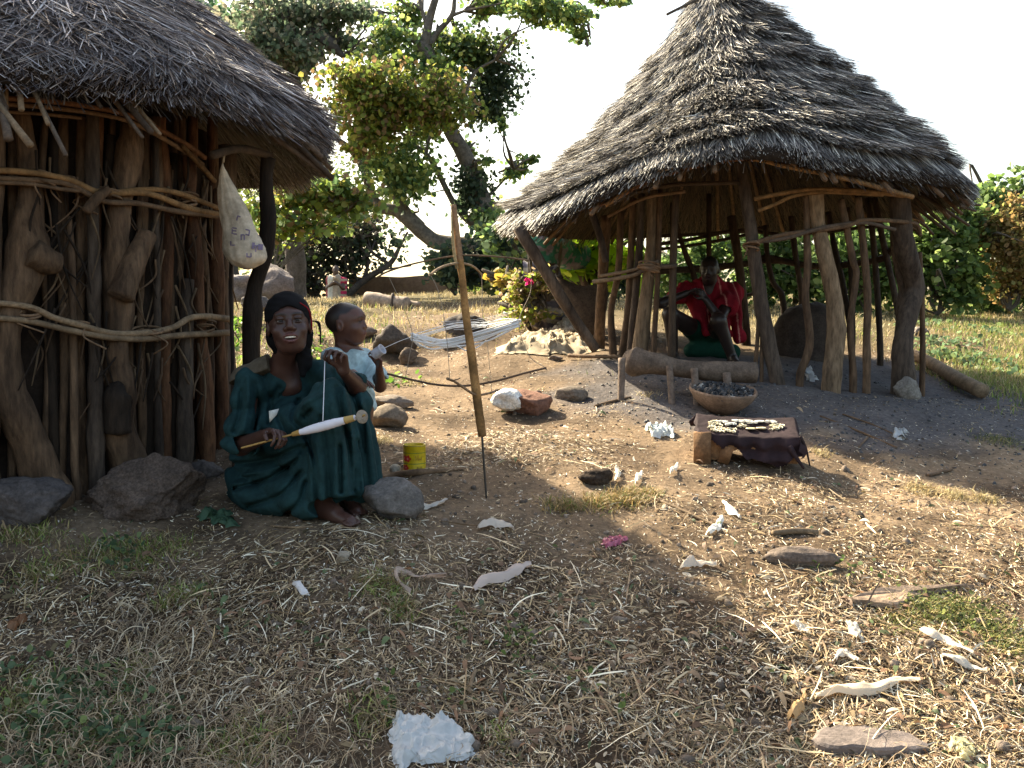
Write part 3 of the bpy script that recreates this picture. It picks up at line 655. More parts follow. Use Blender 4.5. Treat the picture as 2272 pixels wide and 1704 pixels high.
for (u, v, w_, h_, r_) in [(562, 545, 6, 14, .1), (568, 545, 10, 3, .1), (568, 552, 3, 14, .1), (578, 548, 11, 13, .1), (515, 512, 3, 14, 0), (520, 506, 11, 3, .1), (520, 512, 9, 3, .1), (520, 519, 11, 3, .1), (535, 527, 3, 12, 0), (542, 527, 3, 12, 0), (538, 521, 8, 3, 0), (549, 510, 9, 3, .2), (553, 516, 3, 11, .2), (549, 521, 9, 3, .2), (512, 540, 3, 10, 0), (518, 544, 8, 3, 0), (552, 570, 8, 3, .1), (548, 566, 3, 9, 0), (557, 566, 3, 9, 0), (530, 480, 8, 3, .3), (526, 485, 3, 9, .2)]:
    decal(u, v, w_, h_, pc, r_)
mb = MB(); tube(mb, [P(495, 360, 4.9), P(497, 345, 4.9), P(500, 330, 4.9)], .006, seg=6, col=(.5, .42, .3)); link('knot', mb, M['cloth'], bag)
# ================================================================ TREES
ZX = lambda X: 400 + X / 2.458
ZY = lambda Y: Y / 2.458
def limb(mb, pts, y, col, knob=.14):
    """pts in px: (u,v,w[,y])"""
    W = [P(q[0], q[1], q[3] if len(q) > 3 else y) for q in pts]; rr = [q[2] / FPX * p[1] * .42 for q, p in zip(pts, W)]
    tube(mb, W, rr, n=len(W) * 8, seg=12, knob=knob, col=np.array(col), ks=2.0); return np.array(W)
def blob(u, v, ru, rv, y, n, dy=None, edge=.62):
    """leaf centres in an uneven blob"""
    r = ru / FPX * y; rz = rv / FPX * y; dy = dy if dy is not None else max(r, rz) * .8
    p = rng.normal(size=(n, 3)) * .52
    ncl = max(6, n // 38); cl = rng.normal(size=(ncl, 3)) * .50
    idx = rng.integers(0, ncl, n); q = cl[idx] + rng.normal(size=(n, 3)) * .24
    p = np.where(rng.random((n, 1)) < edge, q, p); return P(u, v, y) + p * [r, dy, rz]
def tree(name, label, cat, base, limbs, blobs, y, bark, pal, ls, group=None, droop=.8, twigs=60, sparse=False):
    t = thing(name, label, cat, base, group); mb = MB(); cc = []
    for L in limbs: cc.append(limb(mb, L, y, bark))
    pts = np.concatenate(cc) if cc else np.array([base])
    lb = MB(); pal = np.array(pal)
    for b in blobs:
        u, v, ru, rv, n = b[:5]; yy = b[5] if len(b) > 5 else y + rng.uniform(-.6, .6); pb = np.array(b[6]) if len(b) > 6 else pal
        c = blob(u, v, ru, rv, yy, n); C = pb[rng.integers(0, len(pb), n)] * rng.uniform(.65, 1.3, (n, 1))
        leaves(lb, c, ls * rng.uniform(.6, 1.3, n), C, droop=droop)
        # twigs into the blob
        m = max(3, int(ru * rv / 2200)); e = c[rng.integers(0, n, m)]
        for q in e:
            k = np.argmin(((pts - q) ** 2).sum(1)); s = pts[k]
            if np.linalg.norm(s - q) > 1.3:
                    if np.linalg.norm(P(u, v, yy) - q) > .7: continue
                    s = q + nrm(P(u, v, yy) - q) * .4 + rng.normal(size=3) * .1
            mid = (s + q) / 2 + rng.normal(size=3) * .12 + [0, 0, .1]
            tube(mb, [s, mid, q], [.03, .018, .006], n=8, seg=5, col=np.array(bark) * .9)
    link('trunk', mb, M['bark'], t); link('crown', lb, M['leaf_bright'] if name == 'leafy_plant' else M['leaf'], t); return t
GR = [(.07, .12, .05), (.11, .17, .05), (.15, .20, .06), (.05, .09, .04), (.20, .22, .07)]
YG = [(.24, .29, .05), (.17, .23, .05), (.34, .32, .08), (.11, .16, .04), (.28, .18, .09)]
DG = [(.05, .085, .05), (.07, .11, .065), (.04, .065, .045), (.09, .13, .07)]
Y1 = 18.0
zl = lambda L: [(ZX(a), ZY(b), w) for a, b, w in L]
big = [zl([(1850, 1700, 70), (1800, 1500, 66), (1760, 1380, 60), (1680, 1250, 52), (1650, 1120, 48), (1600, 960, 44), (1540, 830, 42), (1470, 700, 40), (1420, 560, 36), (1390, 430, 36), (1345, 290, 38), (1300, 250, 34)]),
       zl([(1330, 290, 30), (1350, 150, 24), (1370, 60, 20), (1400, -30, 16)]), zl([(1345, 280, 20), (1400, 180, 16), (1480, 85, 12), (1495, 0, 9), (1500, -60, 7)]), zl([(1480, 85, 9), (1550, 60, 6)]),
       zl([(1300, 240, 24), (1270, 205, 22), (1200, 160, 18), (1130, 125, 16), (1080, 60, 10)]), zl([(1350, 150, 12), (1320, 60, 10), (1300, -30, 8)]),
       zl([(1790, 1440, 52), (1720, 1360, 44), (1650, 1340, 42), (1550, 1335, 40), (1400, 1315, 44), (1330, 1270, 42), (1270, 1215, 38), (1180, 1150, 30), (1090, 1130, 28), (1040, 1050, 24), (1010, 940, 22), (960, 850, 20), (900, 790, 17), (830, 745, 14)]),
       zl([(1310, 1240, 36), (1240, 1160, 26), (1180, 1080, 22), (1140, 1000, 16), (1130, 920, 10)]),
       zl([(1080, 1140, 24), (1020, 1130, 18), (950, 1110, 15), (880, 1085, 13), (800, 1080, 11), (700, 1095, 8), (610, 1150, 5)]),
       zl([(1740, 1340, 30), (1660, 1270, 24), (1560, 1190, 20), (1500, 1120, 17), (1460, 1050, 15), (1400, 930, 14), (1340, 840, 12), (1240, 760, 9), (1110, 610, 5)]),
       zl([(1340, 840, 9), (1360, 750, 7), (1390, 700, 5)]), zl([(1540, 600, 7), (1565, 480, 9), (1610, 390, 9), (1720, 325, 6)]),
       zl([(1620, 1100, 14), (1700, 1050, 8), (1820, 920, 5)])]
bb = [(1250, 350, 230, 110, 900), (1000, 450, 170, 110, 1000, Y1 - 1.5, YG), (1150, 560, 200, 110, 1000, Y1 - 1.2, YG), (1060, 700, 130, 100, 500, Y1 - 1.3, YG), (1420, 560, 170, 130, 900, Y1 - 1.2, YG), (980, 770, 60, 70, 160, Y1 - 1, YG),
      (1200, 880, 170, 100, 650), (1250, 1000, 130, 90, 420), (1330, 700, 100, 80, 350), (1080, 880, 80, 70, 180), (1480, 230, 120, 70, 350), (1600, 260, 160, 80, 700, Y1 + .5, GR), (1700, 430, 130, 140, 900, Y1 + .8, DG), (1640, 590, 120, 70, 450, Y1 + .8, DG),
      (1755, 670, 35, 40, 60), (1580, 820, 40, 50, 80), (1600, 1060, 90, 130, 520, Y1, DG), (1690, 1130, 60, 70, 170), (1820, 920, 60, 60, 130), (1665, 870, 30, 25, 30), (1930, 870, 30, 20, 24), (1790, 960, 40, 40, 50), (1450, 420, 100, 80, 400), (1130, 170, 120, 60, 240), (1200, 60, 90, 50, 160),
      (1720, 20, 120, 35, 260), (1950, 30, 150, 60, 520), (2100, 80, 110, 60, 300), (2180, 180, 40, 50, 60), (2330, 0, 80, 30, 120), (1650, 70, 40, 40, 50), (1250, 90, 70, 40, 90), (870, 600, 40, 40, 60), (850, 650, 50, 40, 60), (1720, 1240, 100, 60, 250), (1660, 1180, 60, 50, 140)]
bb = [(ZX(b[0]), ZY(b[1]), b[2] / 2.458 * 1.06, b[3] / 2.458 * 1.06, int(b[4] * 2.0), *b[5:]) for b in bb]
GR = [tuple(1.7 * k for k in q) for q in GR]
tree('fig_tree', 'large spreading tree with a leaning forked trunk and drooping leaves between the two huts', 'tree', hit(1165, 672), big, bb, Y1, (.17, .145, .12), GR, .09, twigs=1)
# grey green tree at top left, further off
Y2 = 19.0
b2 = [(540, 90, 250, 150, 2200), (480, 330, 150, 140, 1000), (800, 60, 240, 90, 1100), (640, 260, 150, 90, 700), (980, 70, 120, 70, 300), (560, 500, 110, 110, 500), (1050, 250, 120, 50, 220), (850, 230, 120, 60, 300), (420, 200, 110, 120, 600), (700, 380, 50, 50, 80)]
tree('shade_tree', 'dense grey green tree rising behind the thatch of the left hut', 'tree', hit(640, 668), [zl([(640, 1660, 60), (620, 1300, 50), (600, 900, 44), (620, 500, 40), (600, 200, 30), (560, 0, 20)]), zl([(690, 170, 20), (760, 190, 34), (830, 250, 30), (890, 310, 14)]), zl([(620, 500, 18), (740, 280, 10), (790, 330, 9), (850, 440, 5)])],
     [(ZX(b[0]), ZY(b[1]), b[2] / 2.458, b[3] / 2.458, int(b[4] * 1.3)) for b in b2], Y2, (.12, .10, .09), [(.15, .21, .13), (.20, .25, .16), (.25, .27, .18), (.27, .25, .18), (.10, .15, .09)], .10)
tree('shade_tree', 'pale bluish green treetop just above the left hut roof', 'tree', hit(560, 669), [zl([(300, 1640, 50), (150, 900, 40), (110, 200, 24)])], [(ZX(110), ZY(90), 50, 38, 900), (ZX(30), ZY(30), 50, 30, 600), (ZX(270), ZY(130), 22, 30, 160)], 24.0, (.12, .11, .1), [(.10, .20, .09), (.14, .26, .12), (.07, .15, .08)], .15)
# bushes behind, each its own
Y3 = 11.5
def bush(label, u, v, y, blobs, pal, ls, name='bush', limbs=None, droop=.1, bark=(.12, .10, .08), group=None):
    b = hit(u, v); 
    if limbs is None: limbs = [[(u, v, 7, y), (u + rng.normal() * 15, v - 40, 5, y), (q[0] + rng.normal() * 10, q[1], 3, y)] for q in blobs for _ in range(2)]
    b = P(u, v, y); b[2] = gp(b[0], b[1])[2]
    return tree(name, label, 'bush' if name == 'bush' else 'plant', b, limbs, [(*q, y + rng.uniform(-.3, .3)) if len(q) < 6 else q for q in blobs], y, bark, pal, ls, droop=droop, group=group)
bush('sunlit yellow green bush right of the bag and post at the left hut', 600, 670, 16.0, [(650, 430, 60, 40, 600), (720, 420, 60, 40, 500), (790, 440, 60, 40, 420), (600, 500, 50, 50, 420), (690, 500, 70, 35, 420)], YG + GR[:3], .12)
bush('tall pale backlit foliage filling the gap behind the bag and the large tree', 680, 666, 26.0, [(560, 380, 60, 60, 900), (640, 360, 70, 60, 900), (720, 400, 80, 60, 1000), (620, 460, 80, 60, 1100), (800, 460, 60, 60, 800), (560, 540, 60, 70, 900), (740, 480, 60, 50, 700), (880, 400, 50, 50, 450), (660, 560, 60, 60, 700)], [(.20, .27, .15), (.26, .33, .16), (.15, .20, .11), (.32, .36, .15)], .11)  # pale leaf colours stand in for haze and backlight
bush('dark tangled twiggy bush above the small standing child', 700, 666, 23.5, [(650, 560, 75, 70, 1100), (730, 520, 80, 70, 1000), (680, 620, 80, 40, 700), (800, 510, 60, 50, 500), (760, 590, 60, 50, 500), (600, 600, 40, 50, 400)], [(.05, .06, .04), (.075, .08, .05), (.035, .045, .03), (.09, .075, .06), (.09, .13, .05)], .12)
tree('small_tree', 'small bare limbed tree forking above the mud wall', 'tree', hit(770, 668), [zl([(900, 1620, 20), (1000, 1530, 20), (1140, 1440, 15), (1195, 1350, 9), (1240, 1265, 6)]), zl([(1140, 1440, 9), (1040, 1370, 8), (990, 1290, 6), (960, 1230, 5)]), zl([(1000, 1525, 11), (1025, 1430, 9), (1000, 1370, 7), (930, 1320, 5)]), zl([(970, 1530, 8), (930, 1460, 6), (900, 1380, 4)]), zl([(1110, 1470, 6), (1180, 1460, 4), (1260, 1450, 3)])],
     [(ZX(1100), ZY(1360), 50, 40, 110), (ZX(960), ZY(1400), 40, 45, 130), (ZX(1200), ZY(1300), 20, 30, 40), (ZX(1040), ZY(1260), 40, 30, 90)], 23.0, (.10, .085, .075), DG, .13)
bush('dark green bush low behind the reel pole', 1010, 655, 16.0, [(1000, 570, 50, 32, 450), (1060, 590, 50, 36, 500), (1090, 560, 40, 40, 350), (1120, 600, 40, 40, 450), (1150, 560, 30, 40, 250), (1010, 610, 50, 28, 400)], DG + [(.12, .14, .05)], .10)
bush('dim green bush at the foot of the large tree by the hut eave', 1180, 668, 13.5, [(1120, 530, 40, 30, 300), (1160, 610, 40, 40, 400), (1080, 520, 30, 30, 150), (1200, 540, 30, 40, 250)], DG + GR, .11)
bush('small yellow leafed sapling in the dry grass', 1110, 660, 12.5, [(1105, 610, 16, 14, 40), (1120, 622, 12, 14, 30), (1092, 612, 10, 10, 16)], [(.45, .36, .08), (.36, .25, .05), (.2, .2, .05)], .12)
# leafy plant beside right hut
bush('bright green broad leafed plant growing against the left side of the open hut', 1300, 690, 10.4, [(1260, 560, 50, 40, 80), (1310, 545, 50, 40, 90), (1250, 600, 40, 24, 60), (1360, 560, 45, 50, 120), (1405, 580, 40, 40, 80), (1330, 600, 40, 30, 60), (1290, 525, 30, 20, 40), (1240, 590, 24, 20, 30), (1275, 610, 26, 20, 40)], [(.32, .52, .04), (.42, .60, .06), (.22, .38, .04), (.48, .58, .10)], .15, name='leafy_plant', droop=.5)  # leaf colours brightened to imitate sun shining through them
# hedge of bushes beyond the hut, right
HB = [('pale green leafy bush seen through the middle of the open hut', 1560, 685, 13.5, [(1500, 600, 60, 50, 600), (1570, 560, 60, 50, 600), (1540, 640, 60, 40, 500)]),
      ('grey green bush seen through the right half of the open hut', 1760, 680, 14.0, [(1680, 560, 60, 60, 600), (1760, 560, 60, 60, 700), (1720, 630, 70, 40, 700), (1800, 620, 60, 50, 500)]),
      ('green bush behind the thick right posts of the open hut', 1920, 690, 13.0, [(1870, 560, 60, 60, 700), (1940, 540, 60, 60, 700), (1900, 640, 70, 50, 700), (1980, 620, 50, 60, 500)]),
      ('dense green climbing bush just outside the right eave of the open hut', 2080, 700, 12.5, [(2040, 540, 40, 60, 500), (2090, 520, 60, 60, 800), (2070, 610, 60, 60, 800), (2130, 620, 60, 60, 700), (2150, 500, 50, 50, 550), (2110, 470, 40, 30, 300)]),
      ('tall green shrub with looping top shoots at the right edge', 2200, 690, 13.5, [(2190, 440, 40, 28, 300), (2240, 450, 40, 40, 400), (2215, 500, 50, 50, 600), (2170, 530, 40, 60, 500), (2190, 640, 60, 50, 700), (2250, 650, 40, 50, 400)])]
for L, u, v, y, q in HB: bush(L, u, v, y, [(a, b, c, d, int(n * 1.5)) for a, b, c, d, n in q], [(.15, .24, .07), (.21, .31, .09), (.10, .17, .05), (.30, .38, .13), (.08, .13, .05)], .085)
bush('pale grey green shrub between the large tree and the left of the open hut', 1230, 672, 15.0, [(1180, 600, 60, 40, 700), (1240, 560, 50, 50, 700), (1300, 600, 60, 50, 700), (1380, 620, 50, 40, 500), (1450, 640, 50, 30, 400)], DG + [(.16, .22, .08)], .085)
bush('low scrub at the crest right of the mud wall', 1080, 655, 20.0, [(1060, 620, 50, 24, 500), (1120, 630, 50, 20, 500), (1180, 640, 40, 16, 300)], GR + YG[:2], .09)
bush('dry orange brown feathery shrub at the right edge', 2240, 690, 12.6, [(2220, 520, 40, 40, 1300), (2255, 560, 40, 70, 1600), (2230, 620, 40, 50, 900), (2262, 480, 30, 30, 600), (2285, 600, 30, 60, 700)], [(.30, .19, .08), (.36, .25, .10), (.22, .17, .06), (.25, .24, .08)], .06, droop=-.3)
# flowering mound with dry grass, mid
bush('yellow green flowering clump on the bank left of the open hut', 1190, 715, 9.6, [(1160, 650, 34, 34, 500), (1185, 640, 34, 30, 400), (1150, 690, 26, 26, 300), (1200, 620, 26, 20, 200), (1225, 665, 34, 34, 260), (1170, 700, 40, 20, 260)], [(.28, .30, .05), (.38, .32, .12), (.18, .25, .04), (.42, .30, .2)], .045, name='flowering_plant', droop=-.2)
mb = MB(); c = blob(1172, 625, 9, 7, 9.3, 30); leaves(mb, c, .035, np.tile([.45, .02, .14], (30, 1))); 
tag(link('pink_flower', mb, M['leaf']), 'small magenta blossom on top of the flowering clump', 'flower')

# ================================================================ MUD WALL beyond
b0, b1 = P(775, 640, 24), P(1075, 640, 24); zt = P(800, 614, 24)[2]
mb = MB(); n = 60
xs = np.linspace(b0[0], b1[0], n); top = zt + .05 * fbm(np.stack([xs, xs * 0, xs * 0], -1), 3) - .05 * np.linspace(0, 1, n) ** 2
V = []; 
for y in (23.9, 24.3): 
    for z in range(8): V += [[x, y + .03 * math.sin(x * 3 + z), -.4 + (tz + .4) * z / 7] for x, tz in zip(xs, top)]
Q = []
for s in (0, 8 * n):
    for z in range(7):
        for k in range(n - 1): Q.append([s + z * n + k, s + z * n + k + 1, s + (z + 1) * n + k + 1, s + (z + 1) * n + k])
for k in range(n - 1): Q.append([7 * n + k, 7 * n + k + 1, 15 * n + k + 1, 15 * n + k])
for k in (0, n - 1):
    for z in range(7): Q.append([z * n + k, (z + 1) * n + k, 8 * n + (z + 1) * n + k, 8 * n + z * n + k])
mb.add(V, Q, None, (.20, .12, .075)); mw = tag(link('mud_wall', mb, M['mudwall']), 'long low brown mud wall across the crest behind the split logs', 'wall')
# fine: split logs on crest
lt = thing('log_bundle', 'short bundle of split grey logs tied with a dark band on the crest', 'logs', hit(868, 690))
for (a, b, w_) in [((812, 664), (905, 676), 34), ((826, 684), (900, 688), 18), ((880, 668), (930, 676), 14), ((878, 684), (930, 688), 14)]:
    mb = MB(); tube(mb, [P(*a, 13.2), P((a[0] + b[0]) / 2, (a[1] + b[1]) / 2, 13.1), P(*b, 13.0)], np.array([w_, w_ * .95, w_ * .9]) / FPX * 13 / 2, n=14, seg=12, knob=.14, col=(.34, .26, .20)); link('split_log', mb, M['woodh'], lt)
mb = MB(); th = np.linspace(0, 6.28, 16); c = P(872, 674, 13.1); tube(mb, np.stack([c[0] + 0 * th, c[1] + .125 * np.cos(th), c[2] + .125 * np.sin(th)], -1), .02, n=30, seg=6, col=(.08, .06, .05), cap=False); link('band', mb, M['woodh'], lt)

# ================================================================ STONES
def stone(u, v, w_, h_, label, col=(.14, .115, .10), y=None, seed=None, m='rock', amp=.2, sub=4, rotz=0, tilt=0, name='rock', cat='stone', sink=.15, dep=.8, group=None, cuts=7, fine=.05):
    """u,v = centre of the foot in px; w,h in px"""
    p = hit(u, v) if y is None else P(u, v, y); y = p[1]; rx = w_ / FPX * y / 2; rz = h_ / FPX * y / 2 * (1 + sink); c = np.array([p[0], y + rx * dep * .5, p[2] + rz * (1 - 2 * sink)])
    mb = MB(); rock(mb, c, (rx * 1.12, rx * dep * 1.1, rz * 1.12), seed if seed is not None else int(u + v), sub, amp, col=col, rotz=rotz, tilt=tilt, cuts=cuts, fine=fine)
    return tag(link(name, mb, M[m]), label, cat, group)
stone(302, 1152, 246, 128, 'big porous brown stone at the foot of the left hut wall', (.17, .125, .10), m='pore', sub=5, amp=.14, seed=11, fine=.07, cuts=9)
mb = MB(); c = hit(60, 1170); rock(mb, c + np.array([-.05, .08, .07]), (.235, .15, .12), 5, 5, .05, col=(.10, .085, .08), cuts=4)
tag(link('rock', mb, M['rock']), 'low dark rectangular stone block at the bottom left of the hut wall', 'stone')
stone(868, 1158, 130, 92, 'angular grey stone beside the foot of the woman in the dark green dress', (.17, .15, .135), seed=9, cuts=10, dep=.7, amp=.12)
stone(810, 1112, 66, 40, 'small brown stone behind the foot of the seated woman', (.22, .15, .10), seed=3)
stone(862, 950, 74, 50, 'rounded brown stone just right of the seated woman\'s knees', (.20, .155, .115), seed=21, amp=.1, dep=1.0, cuts=3)
stone(864, 905, 90, 26, 'flat pale stone behind the rounded brown one', (.2, .16, .13), seed=8)
stone(870, 792, 80, 56, 'dark weathered stone beyond the small boy\'s hand', (.10, .08, .065), seed=31, amp=.25)
stone(905, 812, 42, 34, 'small brown stone in front of the dark weathered one', (.15, .11, .08), seed=33)
stone(1035, 742, 86, 44, 'dark rough stone behind the white yarn skein', (.09, .075, .065), seed=41, amp=.28)
stone(1000, 770, 60, 18, 'low stone under the white yarn skein', (.13, .10, .08), seed=43)
stone(1268, 890, 66, 30, 'smooth oval brown stone on the bare earth beside the wooden bench', (.18, .145, .115), seed=51, amp=.08, cuts=2)
stone(1166, 924, 104, 56, 'whitewashed brown stone with dark spots lying in the sun', (.20, .10, .07), seed=62, amp=.16)
p = hit(1150, 924); mb = MB(); 
wv, wt = ICO[4]; 
rock(mb, p + np.array([-.05, .04, .09]), (.115, .10, .075), 63, 4, .16, col=(.85, .83, .78)); tag(link('rock', mb, M['rock']), 'chalk white spotted stone leaning on the reddish one', 'stone')
stone(1190, 893, 30, 24, 'small brown stone tucked behind the chalk white one', (.15, .10, .075), seed=64)
stone(2016, 884, 62, 50, 'grey block stone at the foot of the thick right hut post', (.24, .21, .175), seed=71, amp=.06, cuts=10)
stone(1795, 1262, 160, 46, 'long flat half buried brown stone in the straw', (.17, .13, .105), seed=81, amp=.14, dep=.35)
stone(455, 1062, 60, 38, 'small stone between the hut wall and the woman', (.12, .10, .09), seed=91)
stone(395, 1068, 30, 22, 'little round reddish stone beside the hut wall', (.14, .10, .085), seed=92)
stone(877, 1052, 24, 18, 'little white round pebble left of the yellow tin', (.5, .45, .36), seed=93, amp=.05, cuts=0)
stone(760, 1252, 34, 26, 'pale clod on the ground below the woman\'s foot', (.35, .29, .22), seed=94)
stone(520, 662, 90, 60, 'grey boulder behind the hanging bag', (.22, .19, .18), y=9.8, seed=95)
stone(600, 660, 100, 74, 'large mottled grey boulder behind the woman\'s headscarf', (.20, .165, .15), y=9.6, seed=96, amp=.12)
stone(560, 690, 60, 34, 'flat grey stone below the boulders', (.15, .13, .12), y=9.0, seed=97)
stone(800, 752, 60, 24, 'small stone beyond the boy\'s head', (.16, .12, .1), seed=98)
stone(2040, 745, 44, 20, 'pale stone behind the right hut post', (.24, .2, .17), seed=99)
stone(1230, 800, 30, 12, 'small stone near the cloth sack', (.16, .12, .1), seed=100)
stone(1320, 1075, 70, 34, 'dark earth clod beside the dry grass tussock', (.09, .065, .05), seed=101, m='pore', amp=.25)
# ================================================================ PEOPLE
def frame(fwd, up=(0, 0, 1)):
    f = nrm(fwd); r = nrm(np.cross(f, up)); u = np.cross(r, f)
    return np.stack([r, -f, u], 1)      # local x = right of picture when facing camera is mirrored below
def headfn(F, c, R, s, child=False, part='body'):
    """local axes: x side, -y forward, z up"""
    c = np.array(c); H = lambda x, y, z: c + R @ (np.array([x, y, z]) * s)
    def el(p, r, k=.01, op='+'): F.el(H(*p), np.array(r) * s, R, k * s, op)
    def rc(a, b, ra, rb, k=.01, op='+'): F.rc(H(*a), H(*b), ra * s, rb * s, k * s, op)
    el((0, .018, .035), (.074, .094, .082) if not child else (.078, .102, .086), .01)
    rc((0, -.03, -.005), (0, -.060, -.082), .060, .020, .04)
    el((0, -.018, -.045), (.058, .060, .058), .03)
    if child: el((0, -.048, .040), (.056, .042, .046), .03); el((0, -.045, -.035), (.055, .042, .040), .03)
    rc((-.026, -.040, -.078), (.026, -.040, -.078), .020, .020, .03)
    el((0, -.076, .034), (.046, .014, .010), .022)
    for x in (-1, 1):
        el((x * .030, -.104, .013), (.020, .020, .013), .014, '-')
        el((x * .040, -.060, -.024), (.022, .022, .020), .022)
        el((x * .030, -.0770, .0190), (.0170, .0130, .0086), .003)
        el((x * .030, -.0765, .0040), (.0155, .0120, .0050), .003)
        # ear
        el((x * .076, .012, -.004), (.009, .019, .031), .008)
        el((x * .086, .006, -.002), (.007, .009, .016), .005, '-')
    rc((0, -.084, .022), (0, -.102 if not child else -.098, -.014), .0075, .0125 if not child else .0105, .012)
    for x in (-1, 1):
        el((x * .0145, -.094, -.020), (.0095, .0105, .0080), .006)
        el((x * .008, -.103, -.0285), (.0038, .005, .004), .002, '-')
    el((0, -.074 if not child else -.070, -.050), (.031, .022, .024), .02)
    if child: m = (-.048, .0035, -.057, .004, 0)
    else: m = (-.0425, .0052, -.0660, .0062, 1)
    for x in (-1, 1):
        rc((x * (.028 if not child else .022), -.080, -.050), (x * .008, -.0965, m[0]), .003, m[1], .004); rc((x * (.027 if not child else .021), -.080, -.053), (x * .007, -.094, m[2]), .003, m[3], .004)
    rc((-.008, -.0965, m[0]), (.008, -.0965, m[0]), m[1], m[1], .003); rc((-.007, -.094, m[2]), (.007, -.094, m[2]), m[3], m[3], .003)
    if m[4]: el((0, -.098, -.0540), (.0255, .024, .0064), .003, '-')
    return H
def headtint(V, c, R, s, skin, lip, hairc=None, hl=None):
    L = (V - np.array(c)) @ R / s; C = np.tile(np.array(skin, float), (len(V), 1))
    m = np.exp(-((L[:, 0] / .024) ** 4 + ((L[:, 2] + .054) / .019) ** 4)) * (L[:, 1] < -.082); C = C + (np.array(lip) - C) * m[:, None]
    e = (np.exp(-(((np.abs(L[:, 0]) - .031) / .020) ** 4 + ((L[:, 2] - .011) / .014) ** 2)) * (L[:, 1] < -.05)); C = C * (1 - .45 * e[:, None])
    b = (np.exp(-(((np.abs(L[:, 0]) - .030) / .022) ** 4 + ((L[:, 2] - .034 + ((np.abs(L[:, 0]) - .03) ** 2) * 8) / .0045) ** 2)) * (L[:, 1] < -.05)); C = C * (1 - .85 * b[:, None])
    if hl is not None:
        h = hl(L) * (L[:, 2] > -.12); C = C + (np.array(hairc) - C) * h[:, None]
    return C
def eyes(parent, H, R, s, look=(0, -1, 0)):
    for x in (-1, 1):
        mb = MB(); V, T = ICO[3]; c = H(x * .030, -.0745, .0112); lk = nrm(R @ nrm(np.array(look, float)))
        d = nrm(V) @ lk; C = np.where((d > .70)[:, None], np.array([.008, .006, .005]), np.array([.20, .18, .165])); mb.add(V * .0122 * s + c, None, T, C)
        link('eye', mb, M['eye'], parent)
def hand(F, wrist, d, n, s=1.0, curl=(60, 60, 60, 60), thumb=(30, 40), side=1, spread=6, k=.004):
    """d pointing to fingers, n palm normal (fingers curl towards it), side=+1: thumb on cross(d,n) side"""
    d = nrm(d); n = nrm(np.array(n) - np.dot(n, d) * d); w_ = np.cross(d, n) * side; wrist = np.array(wrist, float)
    kn = []
    for i, (o, l, r) in enumerate([(.030, .078, .0098), (.010, .084, .0100), (-.010, .079, .0096), (-.028, .070, .0086)]):
        q = wrist + (d * l + w_ * o) * s; kn.append(q); F.rc(wrist + w_ * o * .55 * s, q, .0155 * s, (r + .0015) * s, .008 * s)
    tips = []
    for i, (q, L, r) in enumerate(zip(kn, [(.040, .024, .019), (.044, .028, .020), (.041, .026, .020), (.032, .020, .018)], [.0092, .0094, .0090, .0080])):
        a = math.radians(curl[i]); dd = d; sp_ = math.radians(spread * (1.5 - i)); p = q; ang = 0; rr = r
        for j, (l, f) in enumerate(zip(L, (.75, 1.0, .7))):
            ang += a * f; v = (d * math.cos(ang) + n * math.sin(ang)); v = nrm(v + w_ * math.sin(sp_) * (1 if j == 0 else .5)); e = p + v * l * s
            F.rc(p, e, rr * s, (rr - .0010) * s, k * .5 * s if j == 0 else .002); p = e; rr -= .0010
        tips.append(p)
    b = wrist + (d * .022 + w_ * .020) * s; t1 = b + nrm(w_ * 1.0 + d * .8 + n * .5) * .040 * s; F.rc(b, t1, .0150 * s, .0115 * s, .008 * s)
    a1, a2 = math.radians(thumb[0]), math.radians(thumb[1]); v1 = nrm(d * 1.0 + w_ * (.6 - thumb[0] / 60) + n * (thumb[0] / 45)); t2 = t1 + v1 * .030 * s; F.rc(t1, t2, .0112 * s, .0098 * s, .003)
    v2 = nrm(v1 + n * thumb[1] / 60 - w_ * thumb[1] / 80); F.rc(t2, t2 + v2 * .024 * s, .0098 * s, .0082 * s, .002)
    return kn, tips
def wz(X, Y, y): return P(480 + X / 2.9625, 620 + Y / 2.9625, y)
def addmesh(mb, F, C=None, drop=None, fn=None):
    V, Q = F.mesh(drop); mb.add(V, Q, None, fn(V) if fn is not None else C); return V

# ---------------------------------------------------------------- seated woman
SK = (.070, .031, .022)
GROOVES = [[(600, 735), (500, 770), (420, 860)], [(600, 800), (560, 900), (600, 960), (650, 1040), (690, 1180), (712, 1480)], [(180, 1190), (400, 1165), (600, 1085)], [(200, 1340), (400, 1285), (560, 1185), (640, 1090)],
    [(280, 1450), (480, 1380), (610, 1240)], [(835, 720), (865, 900), (905, 1100), (925, 1350)], [(930, 750), (985, 950), (1010, 1200), (1020, 1330)], [(740, 900), (770, 1150), (780, 1390)], [(385, 640), (425, 800), (418, 940)], [(250, 740), (235, 880), (200, 990)],
    [(330, 700), (345, 850), (320, 980)], [(640, 1300), (600, 1420), (520, 1490)], [(850, 1080), (850, 1360)], [(480, 720), (440, 780)], [(680, 860), (640, 900)], [(960, 1050), (975, 1330)], [(470, 900), (520, 1000), (560, 1040)]]
RIDGES = [[(880, 730), (905, 860), (950, 1100), (985, 1340)], [(640, 1060), (690, 1220), (735, 1430)], [(740, 760), (620, 830), (585, 920)], [(980, 760), (1025, 950), (1045, 1150), (1060, 1330)], [(700, 1050), (740, 1250), (750, 1400)], [(220, 1260), (420, 1220), (600, 1140)], [(290, 660), (290, 800), (260, 980)], [(800, 800), (820, 1050), (830, 1380)]]
